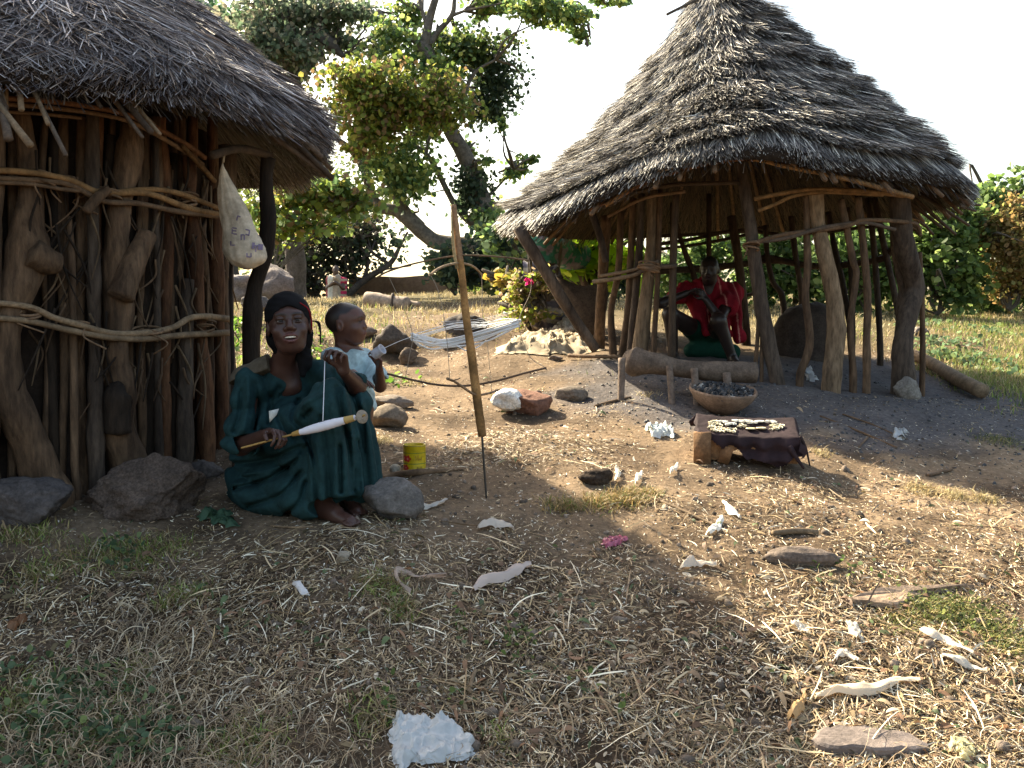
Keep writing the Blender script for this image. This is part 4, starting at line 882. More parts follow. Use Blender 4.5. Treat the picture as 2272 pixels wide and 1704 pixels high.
def woman():
    base = hit(640, 1140); base[1] = 4.3; base = gp(base[0], 4.3)
    t = thing('person', 'seated woman in a dark green dress and black headscarf, smiling and holding a spindle', 'person', base)
    hc = wz(478, 305, 4.30); hs = 1.16
    yaw, pit = math.radians(13), math.radians(7)
    f = np.array([math.sin(yaw) * math.cos(pit), -math.cos(yaw) * math.cos(pit), math.sin(pit)])
    right = nrm(np.cross(f, [0, 0, 1])) * -1; up = nrm(np.cross(right, -f)) ; up = up if up[2] > 0 else -up
    # slight roll
    ro = math.radians(4); r2 = right * math.cos(ro) + up * math.sin(ro); u2 = up * math.cos(ro) - right * math.sin(ro)
    R = np.stack([r2, -f, u2], 1)
    if np.linalg.det(R) < 0: R[:, 0] *= -1
    sR, sL = wz(215, 640, 4.36), wz(640, 620, 4.50)
    elR, wrR = wz(165, 1095, 4.30), wz(350, 1015, 4.06)
    elL, wrL = wz(925, 700, 4.30), wz(835, 600, 4.10)
    spine = wz(400, 760, 4.47); neckb = wz(425, 590, 4.42)
    # spindle line
    s0, s1 = wz(165, 1108, 4.02), wz(925, 905, 3.93); sd = nrm(s1 - s0)
    grip = s0 + (s1 - s0) * .36
    def build(F):
        H = headfn(F, hc, R, hs)
        F.rc(H(0, .03, -.05), neckb, .050, .056, .03); F.rc(neckb, (sR + sL) / 2 + [0, .03, -.05], .058, .06, .03)
        F.rc(sR + [0.02, 0.02, -.035], sL + [-.02, 0.02, -.035], .036, .036, .03)
        F.el(spine + [0, .01, .0], (.11, .075, .14), None, .03)
        F.rc(wz(450, 600, 4.42), wz(490, 700, 4.42), .055, .052, .03)
        F.chain([sR + [.01, .01, -.04], elR, wrR], [.034, .040, .026], .02)
        F.chain([sL + [0, 0, -.03], elL, wrL], [.046, .038, .024], .02)
        # right hand closes round the shaft: palm behind, fingers wrap over the front
        pd = nrm(np.array([.95, 0, .0]) + [0, -.15, -.04]);
        hand(F, wrR, nrm(grip - wrR + [0, .0, 0.02]), (.15, -.55, -.75), 1.0, (52, 60, 66, 70), (20, 30), side=-1, spread=3)
        # left hand raised, fingers bent down pinching the thread
        hand(F, wrL, nrm([-.10, -.30, .75]), (-.45, -.85, -.35), .98, (72, 74, 70, 66), (40, 30), side=-1, spread=7)
        # feet
        for hx, hy, tx, ty, dy in [(700, 1490, 880, 1545, 4.12), (850, 1455, 930, 1480, 4.30)]:
            a, b = wz(hx, hy, dy + .06), wz(tx, ty, dy - .06); ga = gp(a[0], a[1])[2]; gb = gp(b[0], b[1])[2]; a[2] = ga + .035; b[2] = gb + .018
            F.rc(a, b, .036, .028, .02); F.rc(a + [0, 0, .03], (a + b) / 2 + [0, 0, .018], .034, .026, .02); F.rc(a, a + [-.01, .03, .16], .036, .045, .02)
            dd = nrm((b - a) * [1, 1, 0]); sd_ = np.array([-dd[1], dd[0], 0])
            for i in range(5):
                o = (i - 2) * .0155; st = b + dd * (.018 - abs(i - 3.2) * .003) + sd_ * (-o) * 1.05; F.rc(st - dd * .01, st + dd * (.020 - .0022 * (4 - i)) + [0, 0, -.006], .0095 + .0022 * (i == 4), .0078 + .002 * (i == 4), .0025)
        return H
    mb = MB()
    lo, hi = hc - [.105, .135, .135], hc + [.105, .125, .14]
    Fb = Field([-1.30, 3.82, -1.0], [-.30, 4.75, .16], .0045); H = build(Fb)
    palm = lambda V: np.tile(SK, (len(V), 1))
    addmesh(mb, Fb, drop=(lo + .004, hi - .004), fn=palm)
    Fh = Field(lo, hi, .0021); build(Fh); addmesh(mb, Fh, fn=lambda V: headtint(V, hc, R, hs, SK, (.13, .042, .038)))
    for wr in (wrR + sd * .05, wrL + [0, -.02, .05]): pass
    link('body', mb, M['skin'], t)
    eyes(t, H, R, hs, (.0, -1, .05))
    mb = MB(); Fx = Field(H(0, -.09, -.052) - .04, H(0, -.09, -.052) + .04, .0012)
    for i in range(-4, 5): Fx.el(H(i * .0052, -.0905 + abs(i) ** 2 * .0004, -.0505), np.array([.0027, .0035, .0050 - .0003 * abs(i)]) * hs, R, .0006)
    addmesh(mb, Fx, (.9, .86, .76)); link('teeth', mb, M['eye'], t)
    # headscarf
    Fs = Field(hc - [.2, .16, .30], hc + [.2, .22, .20], .0035)
    Fs.el(H(0, .022, .042), np.array([.086, .108, .090]) * hs, R, .01)
    Fs.rc(H(-.03, .06, -.03), H(.03, .06, -.03), .066, .066, .03)
    Fs.el(H(0, -.118, -.025), np.array([.073, .110, .096]) * hs, R, .006, '-'); Fs.el(H(0, -.06, -.09), np.array([.064, .085, .075]) * hs, R, .01, '-')
    for sx in (-1, 1): Fs.el(H(sx * .088, .004, -.012), np.array([.022, .022, .034]) * hs, R, .006, '-')
    Fs.rc(H(-.045, .060, -.05), H(-.040, .070, -.115), .034, .018, .03); Fs.rc(H(.042, .055, -.05), H(.050, .055, -.14), .036, .028, .03); Fs.rc(H(.046, .055, -.12), H(.036, .045, -.18), .030, .016, .02); Fs.rc(H(-.03, .075, -.06), H(.03, .075, -.08), .03, .03, .03)
    Fs.disp(lambda X: .0012 * np.sin((X[:, 2] * 1.3 + X[:, 0] * .7) * 110 + 5 * vnoise(X * 15)) + .003 * vnoise(X * 18))
    mb = MB(); addmesh(mb, Fs, (.006, .0055, .006)); link('headscarf', mb, M['cloth'], t)
    mb = MB(); tube(mb, [H(.045, -.066, .075), H(.072, -.035, .055), H(.082, -.012, .02), H(.082, -.005, -.02)], [.002, .004, .004, .003], n=20, seg=6, col=(.28, .012, .02)); link('scarf_border', mb, M['cloth'], t)
    mb = MB()
    for k in range(3): tube(mb, [H(.085, .02, .015), H(.105 + .004 * k, .02, .005), H(.112, .02, -.03 - .01 * k), H(.110, .025, -.06 - .008 * k)], .003, n=14, seg=5, col=(.02, .015, .015))
    link('hair_braid', mb, M['cloth'], t)
    # dress: torso, sleeves, skirt over the raised knees
    K1, K2 = wz(735, 790, 4.08), wz(900, 815, 4.32)       # knee centres
    hip = wz(330, 1290, 4.58); gz = gp(-.95, 4.3)[2]
    def dress(F):
        F.rc(sR + [.02, .0, -.045], sL + [-.01, 0, -.05], .064, .060, .04)
        F.el(spine + [-.01, .0, -.02], (.155, .105, .19), None, .04)
        F.rc(spine + [-.02, .03, -.08], hip, .15, .17, .06)
        F.rc(sR + [.005, -.01, -.02], elR + [-.005, -.02, .03], .062, .072, .012); F.rc(elR + [-.005, -.02, .03], elR + [.015, -.04, .005], .070, .060, .02)
        F.rc(sL, elL + [-.05, .03, .02], .062, .060, .03); F.rc(elL + [-.05, .03, .02], elL + [.0, -.0, .015], .058, .046, .02)
        # thighs
        F.rc(hip + [.05, -.05, .05], K1, .125, .078, .02); F.rc(hip + [.10, .02, .03], K2, .12, .076, .02)
        # lower skirt
        a1 = wz(745, 1360, 4.12); a2 = wz(935, 1310, 4.30)
        F.rc(K1, a1, .078, .090, .02); F.rc(K2, a2, .076, .094, .02); F.rc((K1 + K2) / 2 + [0, .03, -.03], (a1 + a2) / 2 + [0, .02, 0], .070, .088, .02)
        F.rc(hip + [.0, -.02, -.05], wz(600, 1400, 4.16), .14, .08, .08); F.rc(hip + [-.06, 0, -.08], wz(250, 1400, 4.4), .12, .08, .05); F.rc(wz(240, 1420, 4.36), wz(610, 1490, 4.12), .06, .05, .07)
        F.rc(spine + [0, -.03, -.14], wz(590, 930, 4.26), .09, .085, .05)
        F.rc(wz(560, 1000, 4.30), wz(650, 1380, 4.22), .12, .10, .04)
        # neck opening
        F.rc(wz(475, 580, 4.32), wz(515, 740, 4.325), .050, .012, .006, '-'); F.rc(neckb + [-.0, -.03, .09], neckb + [.03, -.03, .09], .054, .054, .01, '-')
        # sleeve openings
        F.rc(elR + [.0, -.01, -.02], wrR, .050, .045, .004, '-'); F.rc(elL + [-.01, -.02, .01], wrL, .040, .040, .004, '-')
        def fold(X):
            d = np.zeros(len(X)); z = X[:, 2]; x = X[:, 0]; y = X[:, 1]
            low = sm(-.35, -.62, z); right = sm(-.95, -.75, x)
            ang = np.arctan2(y - 4.25, x + .70)
            rg = lambda a: .6 - np.abs(np.sin(a))
            d += .026 * low * right * rg(5 * ang + 1.2 * vnoise(X * 4) + z * 1.5)
            # radiating folds from hip to knee
            th = np.arctan2(z + .50, x + 1.62) * 1.5
            d += .024 * (1 - right * low) * sm(-.22, -.40, z) * rg(8 * th + 1.6 * vnoise(X * 4))
            d += .014 * sm(-.38, -.25, z) * sm(.0, -.10, z) * rg((x * .8 + z * .55) * 24 + 2.5 * vnoise(X * 6))
            d += .007 * vnoise(X * 13) + .003 * vnoise(X * 34)
            # sharp creases
            up_ = 1136 + FPX * x / y; vp_ = 852 + FPX * (-z / y * cp - sp) / (cp - z / y * sp) ; q2 = np.stack([(up_ - 444) * 2.768, (vp_ - 600) * 2.768], -1)
            def seg(L, w_):
                L = spline(np.array([(*a, 0) for a in L], float), len(L) * 5)[:, :2]; m = np.full(len(q2), 1e9)
                for a, b in zip(L[:-1], L[1:]):
                    e = b - a; t_ = np.clip(((q2 - a) @ e) / max(e @ e, 1e-6), 0, 1); m = np.minimum(m, ((q2 - a - t_[:, None] * e) ** 2).sum(1))
                return np.exp(-m / w_ ** 2)
            amp_ = .026 - .012 * sm(-.38, -.28, z)
            for L in GROOVES: d += amp_ * seg(L, 17)
            for L in RIDGES: d -= .013 * seg(L, 15)
            return d
        F.disp(fold)
        F.half((0, 0, gz - .03), (0, 0, -1))
        # hem of the lower skirt: cut above the feet
        F.el(wz(860, 1520, 4.1), (.16, .16, .055), rotm(0, 8, 0), .012, '-')
    Fd = Field([-1.36, 3.80, -1.0], [-.28, 4.85, .02], .0055); dress(Fd); mb = MB(); V = addmesh(mb, Fd, (.014, .045, .047))
    dr = link('dress', mb, M['cloth'], t)
    # brown patch over the shoulder
    Fp = Field(sR - .15, sR + .18, .004); Fp.rc(sR + [-.02, .02, -.015], sR + [.09, .02, .045], .060, .056, .03); Fp.rc(sR + [-.02, .02, -.02], sR + [-.045, .0, -.05], .062, .05, .02)
    Fp.disp(lambda X: .006 * vnoise(X * 30)); Fp.half(sR + [0, 0, -.005], (.30, -.35, -1)); Fp.half(sR + [.10, 0, 0], (1, 0, .2)); mb = MB(); addmesh(mb, Fp, (.105, .085, .06)); link('shoulder_patch', mb, M['cloth'], t)
    # torn white lining at the elbow
    mb = MB(); a = [wz(345, 865, 4.10), wz(410, 850, 4.12), wz(395, 890, 4.10), wz(350, 940, 4.09)]
    a = np.array(a); mb.add(np.r_[a, a + [0, .008, 0]], [[0, 1, 2, 3], [7, 6, 5, 4], [0, 4, 5, 1], [1, 5, 6, 2], [2, 6, 7, 3], [3, 7, 4, 0]], None, (.55, .55, .5)); link('torn_lining', mb, M['cloth'], t)
    kn, tips = hand(Field([-9, -9, -9], [-8.9, -8.9, -8.9], .05), wrL, nrm([-.10, -.30, .75]), (-.45, -.85, -.35), .98, (72, 74, 70, 66), (40, 30), side=-1, spread=7)
    mb = MB(); rp = kn[2] + np.array([-.006, -.014, .006]); th = np.linspace(0, 2 * np.pi, 20); u_ = nrm([1, .2, .1]); v_ = nrm([0, -.8, .6]); tube(mb, rp + .0102 * (np.cos(th)[:, None] * u_ + np.sin(th)[:, None] * v_), .0022, n=40, seg=6, col=(.6, .58, .52), cap=False)
    link('ring', mb, M['metal'], t)
    # ---- spindle
    sp_ = thing('spindle', 'hand spindle wound with white cotton and a pale round whorl held by the woman', 'spindle', s0)
    mb = MB(); tube(mb, [s0, (s0 + s1) / 2, s1 + sd * .035], .0042, n=20, seg=8, col=(.45, .27, .09)); link('shaft', mb, M['woodh'], sp_)
    y0, y1 = s0 + (s1 - s0) * .47, s0 + (s1 - s0) * .985; tt = np.linspace(0, 1, 9)
    mb = MB(); pts = y0 + (y1 - y0) * tt[:, None]; tube(mb, pts, [.009, .013, .0165, .0185, .019, .018, .016, .013, .011], n=90, seg=16, knob=.05, ks=90, col=(.80, .76, .80)); link('yarn_cone', mb, M['yarn'], sp_)
    mb = MB(); tube(mb, [y0 - sd * .012, y0 + sd * .022], [.0085, .0125], n=8, seg=12, col=(.42, .24, .07)); tube(mb, [y1 - sd * .045, y1 - sd * .004], [.0150, .0125], n=8, seg=12, col=(.50, .33, .12)); link('yarn_cap', mb, M['yarn'], sp_)
    wh = wz(958, 903, 3.925); Rw = np.stack([nrm(np.cross(sd, [0, 0, 1])), nrm(np.cross(sd, np.cross(sd, [0, 0, 1]))), sd], 1)
    ax2 = nrm(sd * .75 + np.array([0, -.62, .0])); e1 = nrm(np.cross(ax2, [0, 0, 1])); e2 = np.cross(ax2, e1); Rw = np.stack([e1, e2, ax2], 1)
    mb = MB(); lathe(mb, wh, [(0.0035, .004), (.024, .0045), (.0275, .001), (.0275, -.002), (.024, -.005), (.0035, -.006), (.0035, .004)], 40, (.36, .30, .23), T3=Rw); link('whorl', mb, M['woodh'], sp_)
    mb = MB(); tube(mb, [tips[0] + np.array([0, -.002, 0]), (tips[0] + wz(700, 925, 3.93)) / 2 + [0, 0, -.003], wz(700, 930, 3.935)], .0018, n=10, seg=5, col=(.75, .75, .8)); link('spun_thread', mb, M['yarn'], sp_)
    return t
woman()

# ---------------------------------------------------------------- small boy
def boy():
    base = gp(*P(765, 980, 4.75)[:2]); t = thing('person', 'small boy with shaved hair in a pale blue white shirt turned sideways behind the woman', 'person', base)
    hc = wz(862, 300, 4.72); hs = .90; yaw, pit = math.radians(76), math.radians(6)
    f = np.array([math.sin(yaw) * math.cos(pit), -math.cos(yaw) * math.cos(pit), math.sin(pit)])
    r = -nrm(np.cross(f, [0, 0, 1])); up = nrm(np.cross(r, -f)); up = up if up[2] > 0 else -up; R = np.stack([r, -f, up], 1)
    if np.linalg.det(R) < 0: R[:, 0] *= -1
    sk = (.115, .047, .030)
    nb_ = wz(858, 455, 4.76); sA = wz(765, 510, 4.66); sB = wz(985, 520, 4.82); el1 = wz(790, 660, 4.58); wr1 = wz(900, 615, 4.45); el2 = wz(1075, 700, 4.66); wr2 = wz(1072, 590, 4.54)
    hip = wz(900, 800, 4.78); gz = base[2]
    def build(F):
        H = headfn(F, hc, R, hs, child=True)
        F.rc(H(0, .035, -.05), nb_ + [0, 0, -.02], .040, .046, .02); F.rc(sA, sB, .04, .04, .03); F.rc(nb_ + [0, .0, -.05], hip, .075, .085, .04)
        F.chain([sA, el1, wr1], [.034, .028, .018], .015); F.chain([sB, el2, wr2], [.034, .029, .018], .015)
        hand(F, wr1, nrm(wz(990, 665, 4.42) - wr1), (0, -.3, -1), .72, (8, 10, 14, 20), (10, 10), side=1, spread=10)
        hand(F, wr2, nrm([.05, -.35, .9]), (-.75, -.55, .1), .70, (48, 50, 52, 55), (30, 30), side=-1)
        for dx, dy in ((-.03, .03), (.05, -.03)):
            k = hip + [dx, dy - .02, -.16]; a = np.array([k[0] + .01, k[1] + .02, gz + .05]); F.chain([hip + [dx, dy, -.03], k, a], [.055, .040, .026], .02)
            F.rc(a + [0, .01, -.02], a + [.08, -.06, -.035], .022, .018, .015)
    lo, hi = hc - [.12, .115, .115], hc + [.12, .115, .12]
    mb = MB(); Fb = Field([-1.0, 4.32, gz - .03], [-.15, 5.0, .18], .0045); build(Fb); addmesh(mb, Fb, sk, drop=(lo + .004, hi - .004))
    Fh = Field(lo, hi, .0022); build(Fh)
    hl = lambda L: sm(-.006, .012, np.minimum(L[:, 2] - .052 + sm(-.02, -.075, L[:, 1]) * -.030 + sm(.0, .04, L[:, 1]) * .085 + .004 * vnoise(L * 60), L[:, 1] + .075)) * (np.abs(L[:, 0]) < .0775 + .02 * (L[:, 2] > .03) + .02 * (L[:, 1] > .035))
    addmesh(mb, Fh, fn=lambda V: headtint(V, hc, R, hs, sk, (.12, .04, .035), (.022, .013, .010), hl)); link('body', mb, M['skin'], t)
    H = lambda x, y, z: hc + R @ (np.array([x, y, z]) * hs)
    eyes(t, H, R, hs, (0, -1, .0))
    Fs = Field([-1.02, 4.4, -.5], [-.15, 5.05, .08], .0045)
    Fs.rc(sA + [0, 0, -.01], sB + [-.005, 0, -.015], .050, .048, .03); Fs.rc(nb_ + [0, 0, -.07], hip + [-.01, 0, -.02], .088, .105, .05); Fs.rc(hip, hip + [-.01, 0, -.03], .105, .11, .03)
    Fs.rc(sA, el1 + [0, 0, .03], .048, .046, .02); Fs.rc(sB, el2 + [-.01, 0, .03], .046, .050, .02); Fs.rc(el2 + [0, 0, .01], wr2 + [0, 0, -.02], .036, .03, .006, '-'); Fs.rc(el1, wr1, .036, .032, .006, '-')
    Fs.rc(nb_ + [-.01, -.02, .06], nb_ + [.03, -.03, .05], .06, .06, .01, '-')
    Fs.half(hip + [0, 0, -.055], (.05, 0, -1)); Fs.disp(lambda X: .005 * np.sin((X[:, 0] * .7 + X[:, 2] * .9) * 60 + 4 * vnoise(X * 8)) + .005 * vnoise(X * 18))
    def sc(V):
        C = np.tile(np.array([.46, .60, .62]), (len(V), 1)); s_ = sm(-.1, .5, fbm(V * 7 + 4, 3)); C = C + (np.array([.62, .60, .42]) - C) * (s_ * sm(-.22, -.36, V[:, 2]))[:, None]
        g = sm(.35, .55, fbm(V * 16 + 40, 3)); return C * (1 - .25 * g[:, None])
    mb = MB(); addmesh(mb, Fs, fn=sc); link('shirt', mb, M['cloth'], t)
    # tin spool in his raised hand
    c0, c1 = wz(1030, 500, 4.47), wz(1095, 455, 4.45); ax = nrm(c1 - c0); e1 = nrm(np.cross(ax, [0, 1, 0])); e2 = np.cross(ax, e1)
    mb = MB(); lathe(mb, (c0 + c1) / 2, [(.001, -.026), (.022, -.026), (.023, -.02), (.023, .02), (.025, .028), (.021, .028), (.020, -.02), (.001, -.02)], 32, (.5, .5, .55), T3=np.stack([e1, e2, ax], 1))
    tag(link('cup', mb, M['metal']), 'small dented metal cup in the boy\'s raised hand', 'cup')
boy()

# ---------------------------------------------------------------- man in the open hut
def z6(X, Y, y): return P(1080 + X / 2.86, 320 + Y / 2.86, y)
def man():
    y = 8.55; base = gp(*P(1530, 790, y)[:2]); t = thing('person', 'man in red shirt and green shorts sitting hunched inside the open hut', 'person', base)
    hc = z6(1412, 800, y - .06); hs = 1.02; f = nrm(np.array([-.30, -.93, -.12])); r = -nrm(np.cross(f, [0, 0, 1])); up = nrm(np.cross(r, -f)); up = up if up[2] > 0 else -up; R = np.stack([r, -f, up], 1)
    if np.linalg.det(R) < 0: R[:, 0] *= -1
    sk = (.030, .019, .016)
    sA, sB = z6(1270, 930, y + .02), z6(1560, 945, y + .06); eA, wA = z6(1105, 1010, y - .35), z6(1270, 945, y - .32); eB, wB = z6(1480, 1110, y - .35), z6(1390, 985, y - .33)
    hip = z6(1430, 1250, y + .10); kA, fA = z6(1165, 1080, y - .40), z6(1185, 1350, y - .30); kB, fB = z6(1470, 1120, y - .42), z6(1560, 1360, y - .35)
    F = Field([.9, 7.9, -.75], [2.2, 8.95, .75], .008)
    H = headfn(F, hc, R, hs); F.rc(H(0, .03, -.05), (sA + sB) / 2, .055, .08, .03); F.rc(sA, sB, .06, .06, .04); F.rc((sA + sB) / 2, hip, .12, .13, .06)
    F.chain([sA, eA, wA], [.05, .04, .028], .02); F.chain([sB, eB, wB], [.05, .042, .028], .02)
    hand(F, wA, nrm([.7, -.1, .3]), (.1, -.2, -1), 1.0, (40, 45, 50, 50), side=1); hand(F, wB, nrm([-.5, -.1, .7]), (-.5, .6, 0), 1.0, (40, 45, 50, 50), side=1)
    F.chain([hip, kA, fA], [.10, .062, .038], .03); F.chain([hip, kB, fB], [.10, .062, .038], .03)
    for q in (fA, fB): F.rc(q, q + [0, -.14, -.03], .038, .03, .02)
    mb = MB(); addmesh(mb, F, fn=lambda V: headtint(V, hc, R, hs, sk, (.05, .02, .02), (.01, .008, .007), lambda L: sm(.05, .07, L[:, 2] + (L[:, 1] + .02) * .5))); link('body', mb, M['skin'], t)
    eyes(t, H, R, hs)
    F = Field([.9, 7.9, -.75], [2.2, 9.0, .5], .008); F.rc(sA, sB, .085, .09, .04); F.rc((sA + sB) / 2, hip + [0, 0, .05], .15, .155, .06); F.rc(sB, (sB + eB) / 2, .09, .10, .03); F.rc(sA, (sA + eA) / 2, .075, .07, .03)
    F.rc(sB + [.01, .02, -.05], z6(1600, 1230, y + .1), .08, .05, .04); F.rc(sA + [.05, -.1, -.1], z6(1400, 1190, y - .22), .07, .04, .05)
    F.rc(z6(1400, 800, y - .1), z6(1420, 960, y - .15), .08, .06, .01, '-'); F.rc(eB, (sB + eB) / 2, .05, .05, .01, '-')
    F.disp(lambda X: .012 * vnoise(X * 11) + .006 * np.sin(X[:, 0] * 70 + 3 * vnoise(X * 5)))
    def rcx(V):
        C = np.tile(np.array([.24, .010, .020]), (len(V), 1)); st = (np.abs(((V[:, 0] + .15 * V[:, 2]) * 7.5) % 1 - .5) < .045) & (V[:, 0] > 1.62); return np.where(st[:, None], np.array([.55, .2, .17]), C)  # red darkened to put the hut's shade into the shirt colour
    mb = MB(); addmesh(mb, F, fn=rcx); link('shirt', mb, M['cloth'], t)
    F = Field([.9, 7.9, -.75], [2.2, 9.0, .3], .009); F.rc(hip, (hip + kA) / 2, .12, .085, .04); F.rc(hip, (hip + kB) / 2, .12, .085, .04); F.rc(z6(1290, 1310, y - .1), z6(1560, 1320, y - .1), .06, .07, .05); F.disp(lambda X: .01 * vnoise(X * 12))
    mb = MB(); addmesh(mb, F, (.006, .045, .028)); link('shorts', mb, M['cloth'], t)
man()

# ---------------------------------------------------------------- tiny child far off, and bending figure
def far_child():
    y = 22.0; c = P(744, 640, y); g = gp(c[0], y); base = g; t = thing('person', 'tiny far off child in a pale and red striped shawl before the dark bush', 'person', base)
    q = lambda X, Y: P(700 + X / 3.456, 500 + Y / 3.456, y)
    F = Field(q(30, 620) - [0, .4, .1], q(270, 280) + [0, .4, .15], .014); hc = q(155, 345); R = np.array([[1, 0, 0], [0, 1, 0], [0, 0, 1.0]])
    headfn(F, hc, R, .95); F.rc(q(155, 380), q(155, 430), .06, .08, .04); F.rc(q(155, 430), q(155, 520), .11, .12, .05)
    F.chain([q(105, 425), q(95, 480) + [0, -.06, 0], q(150, 440) + [0, -.16, 0]], [.05, .045, .035], .03); F.chain([q(205, 425), q(215, 480) + [0, -.06, 0], q(165, 440) + [0, -.16, 0]], [.05, .045, .035], .03)
    for X in (125, 185): F.rc(q(X, 520), np.array([q(X, 600)[0], y, g[2] + .03]), .07, .04, .03); F.rc(np.array([q(X, 600)[0], y, g[2] + .03]), np.array([q(X, 600)[0], y - .12, g[2] + .02]), .035, .03, .02)
    mb = MB(); addmesh(mb, F, (.10, .06, .045)); link('body', mb, M['skin'], t)
    F = Field(q(30, 620) - [0, .4, .1], q(270, 280) + [0, .4, .1], .014); F.rc(q(110, 425), q(205, 425), .10, .10, .06); F.rc(q(155, 430), q(155, 575), .15, .19, .06); F.rc(q(95, 470), q(110, 580), .06, .07, .05); F.rc(q(215, 470), q(205, 560), .06, .08, .05)
    F.disp(lambda X: .02 * np.sin(X[:, 0] * 30)); F.rc(q(155, 440) + [0, -.2, 0], q(155, 470) + [0, -.3, 0], .10, .10, .03, '-')
    def cf(V):
        C = np.tile(np.array([.42, .33, .25]), (len(V), 1)); u = V[:, 0] - hc[0]; red = (u > .12) & (np.abs((V[:, 2] * 9) % 1 - .5) < .28); lt = (u < -.05) & (u > -.16); C[lt] = (.75, .7, .6); C[red] = (.5, .03, .10); C[(u < -.16)] = (.22, .05, .06); return C
    mb = MB(); addmesh(mb, F, fn=cf); link('shawl', mb, M['cloth'], t)
far_child()
def bender():
    y = 9.9; q = lambda X, Y, dy=0: P(700 + X / 3.456, 500 + Y / 3.456, y + dy); base = gp(q(1760, 500)[0], y)
    t = thing('person', 'person bending over behind the eave prop, in green wrap and striped skirt', 'person', base); g = base[2]
    F = Field([.15, 9.2, g - .05], [1.45, 11.0, 1.1], .013)
    h = q(1750, 130); F.rc(h, h + [.35, .45, -.12], .13, .13, .05); nk = h + [.45, .6, -.2]; F.rc(h + [.35, .45, -.12], nk, .1, .05, .04); F.el(nk + [.04, .1, -.08], (.075, .095, .11), None, .03)
    F.chain([h + [.35, .4, -.15], nk + [.05, -.1, -.35], nk + [.1, 0, -.6]], [.045, .035, .025], .02)
    for dx in (-.08, .09): F.chain([h + [dx, 0, -.03], h + [dx - .02, -.05, -.42], np.array([h[0] + dx, y, g + .06])], [.10, .07, .045], .03); F.rc(np.array([h[0] + dx, y, g + .04]), np.array([h[0] + dx + .08, y + .12, g + .03]), .04, .03, .02)
    mb = MB(); addmesh(mb, F, (.09, .055, .04)); link('body', mb, M['skin'], t)
    F = Field([.15, 9.2, g - .05], [1.45, 11.0, 1.1], .013); F.rc(h + [-.03, -.02, -.02], h + [.35, .43, -.12], .17, .16, .06); F.rc(h + [-.02, 0, -.02], q(1740, 330), .175, .18, .05); F.half(q(1700, 285), (-.15, 0, -1)); F.disp(lambda X: .012 * vnoise(X * 10) + .006 * vnoise(X * 25))
    def gc(V):
        n = fbm(V * 14, 2); C = np.tile(np.array([.05, .20, .13]), (len(V), 1)); C[n > .25] = (.22, .20, .22); C[n < -.45] = (.30, .36, .30); return C
    mb = MB(); addmesh(mb, F, fn=gc); link('wrap', mb, M['cloth'], t)
    F = Field([.1, 9.2, g - .05], [1.45, 11.0, 1.1], .014); F.rc(q(1720, 330), q(1760, 520), .19, .21, .05); F.rc(q(1760, 520), q(1770, 640), .21, .22, .05); F.half(q(1700, 290), (.15, 0, 1)); F.disp(lambda X: .014 * np.sin(X[:, 0] * 50 + 2 * vnoise(X * 6)))
    def sc(V):
        k = ((V[:, 2] + .2 * (V[:, 0])) * 9) % 1; C = np.tile(np.array([.16, .15, .19]), (len(V), 1)); C[k < .4] = (.48, .44, .40); return C
    mb = MB(); addmesh(mb, F, fn=sc); link('skirt', mb, M['cloth'], t)
bender()
